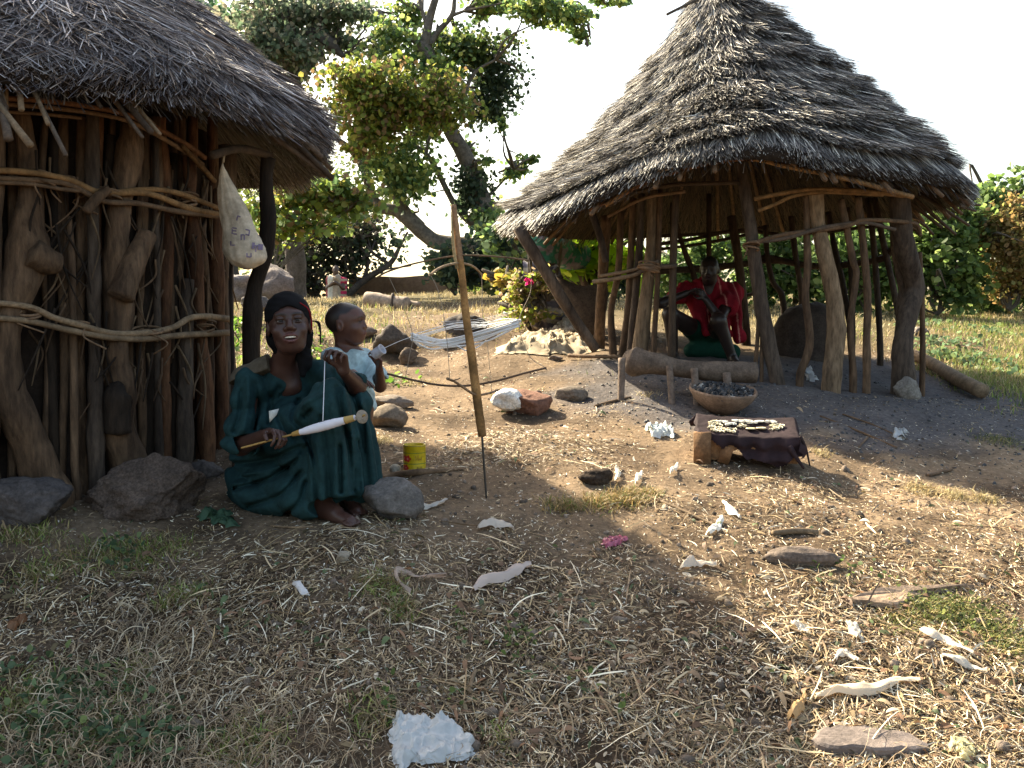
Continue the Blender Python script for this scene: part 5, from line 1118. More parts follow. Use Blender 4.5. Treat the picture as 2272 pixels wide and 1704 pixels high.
# ================================================================ PROPS
def z5(X, Y, y): return P(700 + X / 3.456, 500 + Y / 3.456, y)
def swift():
    y = 4.62; foot = gp(*P(1080, 1095, 4.55)[:2]); t = thing('yarn_reel', 'upright bamboo reel pole with bent twig arms carrying loops of white yarn', 'yarn reel', foot)
    py = lambda v: 4.62 - .07 * (v - 455) / 640
    pp = [(1006, 455, 13), (1016, 540, 15), (1026, 620, 16), (1034, 700, 17), (1044, 770, 19), (1054, 850, 20), (1062, 910, 20), (1070, 968, 19)]
    W = [P(a, b, py(b)) for a, b, _ in pp]; rr = np.array([w / FPX * 4.6 / 2 for *_, w in pp])
    pr = spline(np.c_[W, rr], 90); k = np.arange(90); node = np.exp(-((k % 15 - 7) / 1.0) ** 2) * .0014; mb = MB()
    col = np.array([.36, .19, .07]); tube(mb, pr[:, :3], pr[:, 3] + node, n=90, seg=14, col=col); n = mb.n; C = mb.C[0]
    zrel = (mb.V[0][:, 2] - W[-1][2]) / (W[0][2] - W[-1][2]); C *= np.where(zrel < .17, .62, 1)[:, None] * (1 + .18 * np.sin(zrel * 37))[:, None]; C[:] = np.where((zrel > .76)[:, None], C * .95 + [.04, .04, .05], C)
    link('pole', mb, M['woodh'], t)
    mb = MB(); tube(mb, [P(1014, 596, 4.585), P(1006, 545, 4.59), P(1002, 470, 4.60)], [.009, .008, .004], seg=6, col=(.45, .32, .16)); link('split_sliver', mb, M['woodh'], t)
    mb = MB(); tube(mb, [P(1069, 960, 4.565), P(1074, 1030, 4.56), foot + [0, 0, -.03]], [.0055, .0055, .004], seg=8, col=(.02, .018, .017)); link('iron_spike', mb, M['metal'], t)
    def arm(L, r, c, ys, nm='twig_arm'):
        mb = MB(); q = [z5(a, b, yy) for (a, b), yy in zip(L, ys)]; tube(mb, q, r, n=40, seg=6, knob=.1, ks=20, col=c); link(nm, mb, M['woodh'], t)
    arm([(470, 400), (560, 352), (730, 300), (960, 250), (1070, 236), (1150, 228), (1400, 240), (1640, 268)], .0045, (.20, .13, .08), [4.6] * 8)
    arm([(880, 380), (930, 340), (1000, 308), (1095, 290), (1180, 302), (1235, 335), (1275, 378)], .0055, (.32, .22, .13), [4.1, 4.2, 4.4, 4.6, 4.8, 5.0, 5.1])
    arm([(550, 1138), (700, 1175), (900, 1218), (1080, 1232), (1230, 1222), (1400, 1190), (1600, 1135), (1770, 1092)], .0055, (.13, .08, .055), [4.58] * 8)
    arm([(1010, 1175), (1070, 1200), (1130, 1240), (1225, 1298), (1320, 1290), (1400, 1262)], .006, (.24, .16, .10), [4.2, 4.3, 4.4, 4.55, 4.8, 5.0])
    arm([(1050, 1190), (1095, 1178), (1110, 1170)], .003, (.24, .16, .10), [4.25] * 3, 'side_twig')
    for L, ys in [([(565, 400), (640, 560), (700, 690), (745, 850), (720, 1000), (690, 1170)], 4.6), ([(885, 385), (940, 500), (985, 700), (1010, 900), (1030, 1180)], 4.3), ([(1275, 378), (1278, 500), (1282, 700), (1320, 940), (1350, 1270)], 5.1), ([(1640, 268), (1650, 500), (1560, 745), (1640, 1000), (1765, 1092)], 4.6)]:
        mb = MB(); tube(mb, [z5(a, b, ys) for a, b in L], .0014, n=30, seg=4, col=(.32, .26, .20)); link('tie_cord', mb, M['yarn'], t)
    # skein: four ring corners, many strands
    A, Bq, Cq, D = z5(735, 855, 4.68), z5(1010, 900, 4.78), z5(1565, 748, 4.72), z5(1290, 770, 5.05)
    mb = MB()
    for k in range(18):
        o = rng.normal(size=3) * [.004, .004, .012]; sag = rng.uniform(.0, .035) * (1 if k % 3 else .3); n = 60
        c = [A, A * .5 + Bq * .5 + [0, 0, -sag], Bq + [0, .02, -sag * .3], Bq * .5 + Cq * .5 + [0, 0, -sag * 1.1], Cq]
        tube(mb, np.array(c) + o, .0042, n=n, seg=4, col=np.array([.9, .88, .86]) * rng.uniform(.85, 1), cap=False)
    for k in range(5):
        o = rng.normal(size=3) * [.006, .006, .010]; c = [A + [.02, 0, 0], A * .4 + D * .6 + [0, 0, .02], D, D * .5 + Cq * .5 + [0, 0, .01], Cq]; tube(mb, np.array(c) + o, .0020, n=40, seg=4, col=(.85, .85, .85), cap=False)
    for k in range(6):
        a, b = z5(960 + 20 * k, 740 + 12 * k, 4.75), z5(1540 - 30 * k, 650 + 18 * k, 4.9); tube(mb, [a, (a + b) / 2 + [0, 0, -.015], b], .0009, n=12, seg=4, col=(.8, .8, .8), cap=False)
    for L in [[(735, 858), (790, 925), (850, 920), (930, 880)], [(770, 880), (810, 930), (900, 905)], [(1080, 920), (1160, 960), (1250, 930), (1310, 880)]]:
        tube(mb, [z5(a, b, 4.74) for a, b in L], .003, n=20, seg=4, col=(.88, .86, .84), cap=False)
    tag(link('yarn_skein', mb, M['yarn'], t))
    mb = MB(); tube(mb, [wz(1095, 455, 4.45), z5(640, 885, 4.5) + [0, 0, -.003], A], .0013, n=12, seg=4, col=(.7, .7, .7)); link('running_thread', mb, M['yarn'], t)
swift()

# ---- yellow tin
def tin():
    p = hit(920, 1045); y = p[1]; s = 50 / FPX * y / 2; h = 60 / FPX * y
    t = thing('tin_can', 'open yellow tin can with green lines and red flowers standing by the brown stick', 'tin can', p)
    mb = MB(); n = 28; lathe(mb, p, [(.001, .0), (s, .0), (s * 1.01, .003), (s, .006), (s, h - .006), (s * 1.02, h - .003), (s * 1.01, h), (s * .96, h), (s * .95, h - .01), (s * .95, .006), (.001, .006)], 56, (.62, .44, .01)); link('can_body', mb, M['metal'], t)
    def curved(pts, col, nm, off=.0008):
        mb = MB(); V = []
        for a, z in pts: V.append(p + [(s + off) * math.sin(a), -(s + off) * math.cos(a), z * h])
        mb.add(V, None, [[0, i, i + 1] for i in range(1, len(V) - 1)], col); link(nm, mb, M['metal'], t)
    def band(z0, z1, col, nm, a0=-math.pi, a1=math.pi):
        mb = MB(); A = np.linspace(a0, a1, 60); V = np.concatenate([[p + [(s + .0006) * math.sin(a), -(s + .0006) * math.cos(a), z * h] for a in A] for z in (z0, z1)]); mb.add(V, [[i, i + 1, 61 + i, 60 + i] for i in range(59)], None, col); link(nm, mb, M['metal'], t)
    band(.30, .325, (.03, .18, .03), 'green_line'); band(.70, .72, (.03, .18, .03), 'green_line'); band(.955, .985, (.2, .17, .12), 'rusty_rim'); band(0, .02, (.2, .17, .12), 'rusty_rim')
    for (a0, z0, r) in [(-.95, .52, .10), (-.55, .50, .12), (-.75, .16, .11), (-1.05, .18, .07)]:
        pts = [(a0 + r * 2.6 * (1 + .18 * math.cos(5 * q)) * math.cos(q), z0 + r * (1 + .18 * math.cos(5 * q)) * math.sin(q)) for q in np.linspace(0, 2 * math.pi, 22)]; curved([(a0, z0)] + pts, (.55, .02, .02), 'red_flower')
        curved([(a0, z0)] + [(a0 + r * .9 * math.cos(q), z0 + r * .35 * math.sin(q)) for q in np.linspace(0, 2 * math.pi, 10)], (.7, .25, .2), 'flower_centre', .0014)
    def stroke(L, col=(.35, .16, .02)):
        mb = MB(); V = [p + [(s + .001) * math.sin(a), -(s + .001) * math.cos(a), z * h] for a, z in L]; tube(mb, V, .0009, n=24, seg=4, col=col); link('script_mark', mb, M['metal'], t)
    stroke([(.0, .44), (.05, .50)]); stroke([(.15, .42), (.2, .62), (.3, .46), (.42, .64), (.46, .44)]); stroke([(.5, .45), (.58, .52), (.62, .45), (.7, .5)]); stroke([(.72, .44), (.8, .6)]); stroke([(.3, .10), (.36, .2), (.44, .1), (.52, .18)]); stroke([(.62, .10), (.7, .22), (.78, .12)])
tin()
def logstick(name, label, cat, pts, y=None, col='w', group=None, knob=.12, mt='woodh', raise_=0.0, parent=None):
    W = []; rr = []
    for q in pts:
        p = hit(q[0], q[1]) if len(q) < 4 else P(q[0], q[1], q[3]); W.append(p + [0, 0, raise_ + (q[2] / FPX * p[1] * .45 if len(q) < 4 else 0)]); rr.append(q[2] / FPX * p[1] * .5)
    mb = MB(); tube(mb, W, rr, n=len(W) * 10, seg=12, knob=knob, ks=9, col=np.array(WOODC[col]))
    o = link(name, mb, M[mt], parent)
    return tag(o, label, cat, group) if parent is None else o
logstick('stick', 'brown curved stick lying in front of the yellow tin', 'stick', [(850, 1064, 8), (880, 1060, 14), (930, 1056, 15), (980, 1052, 10), (1030, 1046, 5)], col='w')
# ---- log bench
bt = thing('log_bench', 'rough bench made of a single thick log on short peg legs before the open hut', 'bench', hit(1530, 850))
yb = 6.72
mb = MB(); tube(mb, [P(1385, 792, yb + .1), P(1405, 800, yb + .08), P(1440, 806, yb + .03), P(1520, 818, yb), P(1600, 826, yb - .03), P(1678, 826, yb - .05)], np.array([34, 66, 52, 42, 48, 50]) / FPX * yb / 2, n=60, seg=20, knob=.10, ks=7, col=(.15, .11, .082)); link('seat_log', mb, M['woodh'], bt)
for (a, b, c_, d, w_) in [(1380, 795, 1378, 835, 16), (1485, 812, 1492, 858, 15), (1540, 818, 1548, 862, 15), (1612, 828, 1622, 858, 18)]:
    mb = MB(); q = P(c_, d, yb - .18); q[2] = min(q[2], gp(q[0], q[1])[2]); tube(mb, [P(a, b, yb - .10), q + [0, 0, -.03]], w_ / FPX * yb / 2, n=10, seg=10, knob=.1, col=(.20, .145, .11)); link('leg', mb, M['woodh'], bt)
logstick('stick', 'short brown stick lying left of the log bench', 'stick', [(1262, 800, 8), (1310, 801, 9), (1375, 802, 9)], raise_=.02)
logstick('log', 'peeled pale log lying on the slope right of the open hut', 'log', [(2030, 806, 26), (2075, 832, 28), (2125, 862, 31), (2178, 890, 33)], col='l', knob=.05, mt='woodh', raise_=.02)
# ---- bowl of charcoal
def bowl():
    p = hit(1607, 928); y = p[1]; s = 157 / FPX * y / 2; R = rotm(9, 3, 0); c = p + np.array([0, .10, .02])
    mb = MB(); lathe(mb, c, [(.001, .0), (s * .35, .004), (s * .62, .045), (s * .85, .095), (s * 1.0, .150), (s * .99, .165), (s * .94, .163), (s * .90, .142), (s * .7, .09), (s * .3, .04), (.001, .035)], 60, (.25, .17, .12), wob=.05, T3=R)
    tag(link('bowl', mb, M['clay']), 'wide shallow brown gourd bowl heaped with black charcoal', 'bowl')
    mb = MB(); V, T = ICO[2]
    for k in range(330):
        a = rng.uniform(0, 6.28); r = s * .86 * math.sqrt(rng.random()); q = np.array([r * math.cos(a), r * math.sin(a), .128 + .03 * (1 - (r / s) ** 2) + rng.uniform(-.01, .02)]); sc = rng.uniform(.006, .022, 3)
        W = V * sc * (1 + .3 * rng.normal(size=(len(V), 1)) * .5); W = W @ rotm(*rng.uniform(0, 360, 3)).T; col = np.array([.022, .022, .024]) * rng.uniform(.5, 1.6) if rng.random() < .93 else np.array([.30, .28, .25]); mb.add((W + q) @ R.T + c, None, T, col)
    tag(link('charcoal', mb, M['char'], base=c, smooth=False), 'black charcoal pieces heaped in the bowl', 'charcoal', kind='stuff')
bowl()
# ---- trinket stool
def stool():
    y = 5.35; c0 = gp(*P(1655, 1000, 5.32)[:2]); t = thing('low_stool', 'low carved brown wooden stool standing under the dark cloth of trinkets', 'stool', c0)
    az = math.radians(-9); ex = np.array([math.cos(az), math.sin(az), 0]); ey = np.array([-math.sin(az), math.cos(az), 0]); L, D, Hh = .255, .12, .125
    def pt(a, b, z): q = c0 + ex * a + ey * b; return np.array([q[0], q[1], c0[2] + z - .03 * a + .30 * (b + D) * min(1, max(z, 0) / .1)])
    mb = MB(); n = 24; xs = np.linspace(-L, L, n); V = []
    for b in (-D, D):
        for a in xs: V.append(pt(a, b, .0 if abs(a) > L * .62 else .07 * math.cos(a / (L * .62) * 1.57) + .0)); 
        for a in xs: V.append(pt(a, b, Hh + .012 * (a / L) ** 2))
    Q = [[i, i + 1, n + i + 1, n + i] for i in range(n - 1)] + [[2 * n + i + 1, 2 * n + i, 3 * n + i, 3 * n + i + 1] for i in range(n - 1)] + [[n + i, n + i + 1, 3 * n + i + 1, 3 * n + i] for i in range(n - 1)] + [[i + 1, i, 2 * n + i, 2 * n + i + 1] for i in range(n - 1)] + [[0, n, 3 * n, 2 * n], [n - 1, 3 * n - 1, 4 * n - 1, 2 * n - 1]]
    mb.add(V, Q, None, (.25, .13, .06)); link('stool_block', mb, M['woodh'], t, smooth=False)
    mb = MB(); box(mb, pt(-L + .02, -D - .002, .06), (.045, .02, .085), rotm(0, 0, -9), (.26, .14, .07)); box(mb, pt(-L + .14, -D - .002, .03), (.03, .018, .045), rotm(0, 18, -9), (.22, .11, .05)); link('carved_foot', mb, M['woodh'], t)
    # cloth: grid draped over
    nu, nv = 90, 70; U, W = np.meshgrid(np.linspace(-1.12, 1.22, nu), np.linspace(-2.45, 1.6, nv), indexing='ij'); V = np.zeros((nu, nv, 3))
    for i in range(nu):
        for j in range(nv):
            a, b = U[i, j] * L, W[i, j] * D; aa = np.clip(a, -L - .006, L + .006); bb_ = np.clip(b, -D - .006, D + .006); ov = math.hypot(a - aa, b - bb_); zz = Hh + .008 + .012 * (aa / L) ** 2
            fo = .014 * math.sin(a * 55) * min(1, ov / .05) + .012 * math.sin(b * 60 + 1) * min(1, ov / .05)
            q = pt(aa + np.sign(a - aa) * min(.02, ov * .4) + (fo if abs(a) > L else 0), bb_ + np.sign(b - bb_) * min(.02, ov * .35) + (fo if abs(b) > D else 0), zz - ov * .95 * (1 if a > -L else 1)); V[i, j] = q
    hemf = 1 + .28 * fbm(np.stack([U * 3, W * 0, W * 0], -1), 3)
    V = V + .004 * fbm(V * 20, 3)[..., None]; i = np.arange(nu - 1)[:, None] * nv; j = np.arange(nv - 1)[None]; Q = np.stack([i + j, i + nv + j, i + nv + j + 1, i + j + 1], -1).reshape(-1, 4)
    Uc = U[:-1, :-1].ravel(); Wc = W[:-1, :-1].ravel(); lim = 1.9 + .30 * sm(-.6, .9, Uc) + .30 * fbm(np.stack([Uc * 3.2, Uc * 0, Uc * 0 + 4], -1), 2); keep = (Wc > -lim) & ~((Uc < -.55) & (Wc < -1.15 - (Uc + .95) * 1.0)); Q = Q[keep]
    mb = MB(); mb.add(V.reshape(-1, 3), Q, None, (.030, .018, .021))
    tag(link('cloth', mb, M['cloth']), 'dark plum brown cloth draped over the low stool', 'cloth')
    mb = MB(); e = pt(L + .01, -D + .01, .14)
    tube(mb, [e, e + [.03, -.01, -.06], e + [.05, -.02, -.15]], [.012, .007, .004], seg=6, col=(.03, .02, .02)); tube(mb, [e + [-.06, -.02, -.05], e + [-.03, -.04, -.10], e + [.01, -.05, -.16]], [.02, .012, .006], seg=7, col=(.035, .022, .025)); tag(link('cloth_tail', mb, M['cloth'], bpy.data.objects['cloth']))
    # trinkets
    Rt = rotm(0, 0, -9); ztop = lambda a: Hh + .0105 + .012 * (a / L) ** 2
    def P3(a, b): return pt(a, b, ztop(a) + .004)
    gold = (.62, .52, .33); wht = (.75, .73, .66)
    def cross(a, b, s_, rz, label):
        mb = MB(); R = rotm(0, 0, rz - 9); c = P3(a, b) + [0, 0, .006]
        box(mb, c, (s_ * .17, s_, .005), R, wht); box(mb, c + R @ [0, s_ * .25, .0015], (s_ * .62, s_ * .16, .005), R, wht)
        for q in ([0, s_, 0], [0, -s_, 0], [s_ * .62, s_ * .25, 0], [-s_ * .62, s_ * .25, 0]): box(mb, c + R @ np.array(q), (s_ * .26, s_ * .22, .0042), R @ rotm(0, 0, 45), wht)
        tag(link('cross_pendant', mb, M['metal'], smooth=False), label, 'pendant', 'cross pendants on the dark cloth')
    def disc(a, b, r, label, col=gold):
        mb = MB(); lathe(mb, P3(a, b), [(.001, 0), (r, 0), (r, .006), (r * .8, .007), (r * .7, .004), (r * .3, .004), (.001, .007)], 24, col); tag(link('disc_pendant', mb, M['metal']), label, 'pendant', 'round pendants on the dark cloth')
    XS = [(-.120, .02, .032, 20, 'slim white cross pendant, leftmost of the row on the dark cloth'), (-.085, .0, .036, -30, 'white cross pendant tilted left, second from the left on the dark cloth'), (-.035, .045, .030, 40, 'white cross pendant near the back edge, third from the left'), (.005, .05, .036, 10, 'large upright white cross pendant at the middle back of the cloth'), (.035, .035, .030, -50, 'white cross pendant leaning over, just right of the middle'), (.135, .05, .036, 30, 'white cross pendant, rightmost on the dark cloth')]
    for x in XS: cross(*x)
    DS = [(-.055, .06, .018, 'small pale disc pendant at the back left of the cloth', wht), (.075, .06, .026, 'large pale oval disc pendant between the two rightmost crosses', wht), (.02, -.04, .026, 'thin golden disc near the front edge, left of its pair', gold), (.075, -.03, .027, 'thin golden disc near the front edge, right of its pair', gold)]
    for d in DS: disc(*d)
    def pile(a, b, ra, rb, n, label):
        mb = MB()
        for k in range(n):
            q = P3(a + rng.uniform(-ra, ra), b + rng.uniform(-rb, rb)) + [0, 0, .003 * rng.random()]; th = np.linspace(0, 6.283, 10); r = rng.uniform(.007, .012); tube(mb, np.stack([q[0] + r * np.cos(th), q[1] + r * np.sin(th), q[2] + .004 * np.sin(th * 2)], -1), .0026, n=18, seg=5, col=np.array([.62, .55, .38]) * rng.uniform(.7, 1.2), cap=False)
        tag(link('bead_string', mb, M['metal']), label, 'beads', 'bead strings on the dark cloth')
    pile(-.165, -.01, .03, .04, 26, 'heap of pale bead strings at the left end of the cloth'); pile(-.13, -.075, .07, .025, 30, 'string of pale beads along the front left edge of the cloth'); pile(.155, -.01, .035, .03, 26, 'heap of pale beads at the right of the trinkets'); pile(-.02, -.005, .02, .02, 6, 'few small rings in the middle of the trinkets')
stool()
# ---- dark dome and leaning panel, sack
p = hit(1792, 792); mb = MB(); c = P(1790, 780, 9.1); c[2] = gp(c[0], c[1])[2]; rx = 78 / FPX * 9.1; lathe(mb, c, [(rx * 1.02, -.05), (rx * 1.0, .10), (rx * .95, .24), (rx * .82, .36), (rx * .55, .45), (rx * .25, .485), (.001, .49)], 48, (.060, .045, .036), wob=.05); tag(link('clay_oven', mb, M['clay']), 'dark rounded clay dome standing inside the back of the open hut', 'oven')
mb = MB(); q = [(1235, 612), (1290, 634), (1345, 632), (1345, 690), (1330, 735), (1290, 745), (1262, 700), (1240, 655)]; Va = np.array([P(a, b, 8.7 + .2 * (b - 612) / 130 * -1) for a, b in q]); cm = Va.mean(0)
def panel(Va, th, col, name, label, cat, bulge=.06, m='clay'):
    rings = [1, .8, .55, .3, .05]; mb = MB(); n = len(Va); Vs = spline(np.r_[Va, Va[:1]], n * 6)[:-1]; n = len(Vs); cm = Vs.mean(0)
    for sgn in (1, -1):
        st = mb.n
        for k, r in enumerate(rings): mb.add(cm + (Vs - cm) * r + np.array([0, -1, 0]) * ((1 - r * r) * bulge - 0) + [0, th * (sgn < 0), 0], None, None, col)
        for k in range(len(rings) - 1):
            i = np.arange(n); Q = np.stack([st + k * n + i, st + k * n + (i + 1) % n, st + (k + 1) * n + (i + 1) % n, st + (k + 1) * n + i], -1); mb.Q.append(Q if sgn > 0 else Q[:, ::-1])
        mb.Q.append(np.zeros((0, 4), int))
        c = mb.n; mb.add([cm + np.array([0, -bulge + th * (sgn < 0), 0])], None, None, col); i = np.arange(n); mb.T.append(np.stack([st + 4 * n + i, st + 4 * n + (i + 1) % n, np.full(n, c)], -1))
    i = np.arange(n); h = n * 5 + 1; mb.Q.append(np.stack([i, h + i, h + (i + 1) % n, (i + 1) % n], -1)); return tag(link(name, mb, M[m]), label, cat)
panel(Va, .03, (.10, .07, .05), 'griddle_pan', 'large dark brown curved pan leaning against the left posts of the open hut', 'pan')
def sheet(name, label, cat, pts, mt, col, nx=60, ny=40, amp=.03, sc=9, thick=.004, lift=.0, seed=0, edge=.03, crinkle=.0, follow=True, z0=.01):
    """pts: 4 image corners (tl,tr,br,bl)"""
    c = [hit(*q) for q in pts]; S, Tt = np.meshgrid(np.linspace(0, 1, nx), np.linspace(0, 1, ny), indexing='ij')
    p = ((1 - S) * (1 - Tt))[..., None] * c[0] + (S * (1 - Tt))[..., None] * c[1] + (S * Tt)[..., None] * c[2] + ((1 - S) * Tt)[..., None] * c[3]
    e = edge * fbm(np.stack([S * 5, Tt * 5, S * 0 + seed], -1), 4); e2 = edge * fbm(np.stack([S * 5, Tt * 5, S * 0 + seed + 9], -1), 4); p[..., 0] += e; p[..., 1] += e2
    p[..., 2] = G(p[..., 0], p[..., 1]); q = p * sc + seed
    hgt = amp * (np.abs(fbm(q, 4)) ** 1.0) + z0
    if crinkle:
        r1 = 1 - np.abs(vnoise(q * 2.2)) ; r2 = 1 - np.abs(vnoise(q * 4.7 + 5)); hgt = hgt + crinkle * (r1 ** 4 + .5 * r2 ** 4)
    bd = np.minimum(np.minimum(S, 1 - S), np.minimum(Tt, 1 - Tt)); hgt = hgt * sm(0, .12, bd) * 1.0 + .008 + lift * np.sin(np.pi * S) * np.sin(np.pi * Tt)
    p[..., 2] += hgt; i = np.arange(nx - 1)[:, None] * ny; j = np.arange(ny - 1)[None]; Q = np.stack([i + j + 1, i + ny + j + 1, i + ny + j, i + j], -1).reshape(-1, 4)
    mb = MB(); mb.add(p.reshape(-1, 3), Q, None, col); return tag(link(name, mb, M[mt]), label, cat)
sheet('sack', 'crumpled pale fibre sack lying flat on the bank left of the open hut', 'sack', [(1165, 745), (1300, 740), (1322, 782), (1110, 788)], 'cloth', (.42, .34, .24), amp=.035, sc=7, lift=.04, seed=3, edge=.10, crinkle=.035, nx=110, ny=70)
sheet('sack', 'small bunched white rag on top of the crumpled sack', 'rag', [(1235, 728), (1262, 722), (1300, 752), (1240, 760)], 'cloth', (.6, .54, .44), amp=.04, sc=10, crinkle=.03, lift=.10, seed=8, edge=.04)
sheet('plastic_sheet', 'crinkled white plastic sheet lying on the straw at the bottom of the picture', 'plastic sheet', [(868, 1596), (1000, 1622), (1078, 1692), (880, 1725)], 'plastic', (.66, .67, .66), nx=120, ny=90, amp=.012, sc=9, seed=5, edge=.02, crinkle=.018)
sheet('cloth_scrap', 'scrap of white crumpled plastic on bare earth left of the low stool', 'scrap', [(1432, 958), (1480, 952), (1505, 972), (1450, 976)], 'plastic', (.75, .8, .78), nx=40, ny=30, amp=.04, sc=20, seed=6, edge=.03, crinkle=.02)
sheet('cloth_scrap', 'white scrap in the shade on the ash below the open hut', 'scrap', [(1782, 832), (1790, 830), (1812, 850), (1795, 848)], 'plastic', (.7, .7, .68), nx=20, ny=20, amp=.05, sc=20, seed=7, edge=.03)
sheet('cloth_scrap', 'pale scrap in the long shadow right of the stool', 'scrap', [(1980, 972), (2008, 962), (2012, 978), (1995, 984)], 'plastic', (.6, .6, .58), nx=20, ny=20, amp=.05, sc=20, seed=8, edge=.03)
sheet('cloth_scrap', 'bright pink scrap of netting on the straw, middle foreground', 'scrap', [(1345, 1208), (1385, 1200), (1380, 1214), (1342, 1218)], 'plastic', (.6, .16, .24), nx=30, ny=20, amp=.02, sc=30, seed=9, edge=.02)
sheet('paper_scrap', 'small folded white paper scrap on the shaded dirt left of centre', 'scrap', [(646, 1303), (664, 1302), (688, 1330), (668, 1334)], 'plastic', (.8, .76, .74), nx=16, ny=12, amp=.005, sc=9, seed=10, edge=.002)
sheet('dry_leaf', 'orange brown curled dead leaf near the left border', 'leaf', [(18, 1398), (50, 1372), (60, 1388), (30, 1410)], 'leaf', (.36, .19, .10), nx=14, ny=12, amp=.02, sc=20, seed=12, edge=.01)
sheet('green_leaf', 'fallen torn green leaf on the dirt right of the porous stone', 'leaf', [(448, 1150), (500, 1142), (520, 1172), (470, 1166)], 'leaf', (.10, .20, .12), nx=24, ny=18, amp=.03, sc=16, seed=13, edge=.03)
sheet('dry_leaf', 'pale broad dead leaf at the bottom right corner', 'leaf', [(2105, 1660), (2140, 1656), (2170, 1690), (2130, 1702)], 'leaf', (.75, .70, .45), nx=24, ny=18, amp=.02, sc=16, seed=14, edge=.02)
# plank pieces
def board(name, label, q, col, th=.012, cat='board'):
    n = 40; c = [hit(*a) for a in q]; Vt = spline(np.array([*c, c[0]]), n)[:-1]; n = len(Vt); Vt = Vt + (.004 * fbm(Vt * 40, 2))[:, None]
    cm = Vt.mean(0) ; mb = MB(); L = [Vt + [0, 0, .0], Vt + [0, 0, th + .012], cm + (Vt - cm) * .9 + [0, 0, th + .018]]; 
    for k in L: mb.add(k, None, None, col)
    i = np.arange(n); j = (i + 1) % n
    for k in range(2): mb.Q.append(np.stack([k * n + j, k * n + i, (k + 1) * n + i, (k + 1) * n + j], -1))
    mb.add([cm + [0, 0, th + .02]], None, None, col); mb.T.append(np.stack([2 * n + j, 2 * n + i, np.full(n, 3 * n)], -1)); o = link(name, mb, M['woodh'], smooth=False); return tag(o, label, cat)
board('bark_plank', 'weathered grey piece of bark plank on the straw at the bottom right', [(1800, 1660), (1830, 1640), (1960, 1640), (2060, 1668), (1990, 1684), (1830, 1676)], (.20, .16, .14))
board('flat_rock', 'thin flat tan stone slab beside the green weeds at the right', [(1880, 1345), (1960, 1318), (2160, 1308), (2050, 1325), (1990, 1350)], (.34, .24, .17), .004, 'stone')
# husks and stalks that can be told apart
def husk(label, pts, w_, col, name='maize_husk', curl=.5, up=.012, group='pale maize husks on the straw'):
    W = np.array([hit(*q) for q in pts]); n = 26; c = spline(W, n); t = np.linspace(0, 1, n); ww = w_ / FPX * W[0][1] * np.sin(np.pi * np.clip(t * .85 + .08, 0, 1)) ** .5 * (1 + .35 * fbm(np.stack([t * 7, t * 0 + pts[0][0], t * 0], -1), 2))
    tg = nrm(np.gradient(c, axis=0)); sd = nrm(np.cross(tg, [0, 0, 1])); mb = MB(); m = 9; V = []
    for a in np.linspace(-1, 1, m): V.append(c + sd * (ww * .5 * a)[:, None] + np.stack([0 * t, 0 * t, up + ww * curl * (1 - a * a) * .6 + .008 * np.sin(t * 7 + a) + .004 * (int(a * 4) % 2) + .006 * vnoise(np.stack([t * 9, t * 0 + a * 3, t * 0 + pts[0][1]], -1))], -1))
    V = np.stack(V, 1).reshape(-1, 3); i = np.arange(n - 1)[:, None] * m; j = np.arange(m - 1)[None]; Q = np.stack([i + j, i + j + 1, i + m + j + 1, i + m + j], -1).reshape(-1, 4); mb.add(V, Q, None, col)
    return tag(link(name, mb, M['grass']), label, 'husk', group)
PH = (.78, .70, .58)
husk('long pinkish white maize husk lying in the centre foreground', [(1048, 1322), (1075, 1304), (1110, 1290), (1150, 1275), (1178, 1270)], 34, (.70, .56, .48), curl=.9)
husk('curled thin tan husk strip left of the central pinkish husk', [(912, 1322), (885, 1300), (880, 1282), (905, 1278), (930, 1290), (990, 1290)], 9, (.62, .46, .36))
husk('big twisted cream husk in the right foreground above the grey plank', [(1810, 1565), (1860, 1550), (1930, 1545), (1985, 1525), (2040, 1530)], 24, (.80, .66, .48), curl=.8)
husk('bright sunlit husk by the green weeds at the right', [(2040, 1408), (2075, 1422), (2120, 1440), (2160, 1470)], 20, PH); husk('folded white stalk end right of the sunlit husk', [(2090, 1470), (2130, 1482), (2165, 1495), (2190, 1500)], 14, PH)
husk('white husk blade standing up at the shadow edge, left one', [(1368, 1075), (1372, 1058), (1366, 1046)], 12, (.72, .68, .58), up=.02); husk('white husk blade standing up at the shadow edge, right one', [(1412, 1082), (1418, 1064), (1424, 1056)], 11, (.72, .68, .58), up=.02)
husk('white leaf shaped husk just below the low stool', [(1488, 1062), (1496, 1050), (1502, 1042)], 12, (.72, .68, .58), up=.02); husk('slim white husk pointing down right, middle of the litter', [(1605, 1122), (1622, 1140), (1642, 1158)], 16, (.85, .83, .75)); husk('broad white husk under the slim one', [(1570, 1195), (1590, 1180), (1600, 1160)], 22, (.8, .78, .7)); husk('crumpled pale husk at the left of the half buried stone', [(1510, 1275), (1540, 1262), (1590, 1268)], 26, (.72, .62, .5), curl=.9)
husk('tan split husk tube standing beside the twisted cream husk', [(1756, 1610), (1770, 1585), (1785, 1560)], 26, (.60, .38, .18), curl=.9); husk('pale husk with rusty tip below the reel pole', [(1060, 1180), (1100, 1172), (1140, 1182)], 26, (.70, .6, .5), curl=.8); husk('grey white husk in the shade at the right of the angular stone', [(925, 1138), (945, 1130), (990, 1122)], 20, (.6, .55, .48))
husk('white husk on the straw left of the sunlit weeds', [(1755, 1395), (1775, 1405), (1795, 1420)], 18, PH); husk('upright white husk flake in the sunlit straw', [(1880, 1395), (1895, 1410), (1905, 1430)], 26, PH); husk('curled white husk scoop near the middle right', [(1850, 1480), (1875, 1462), (1905, 1480)], 18, PH)
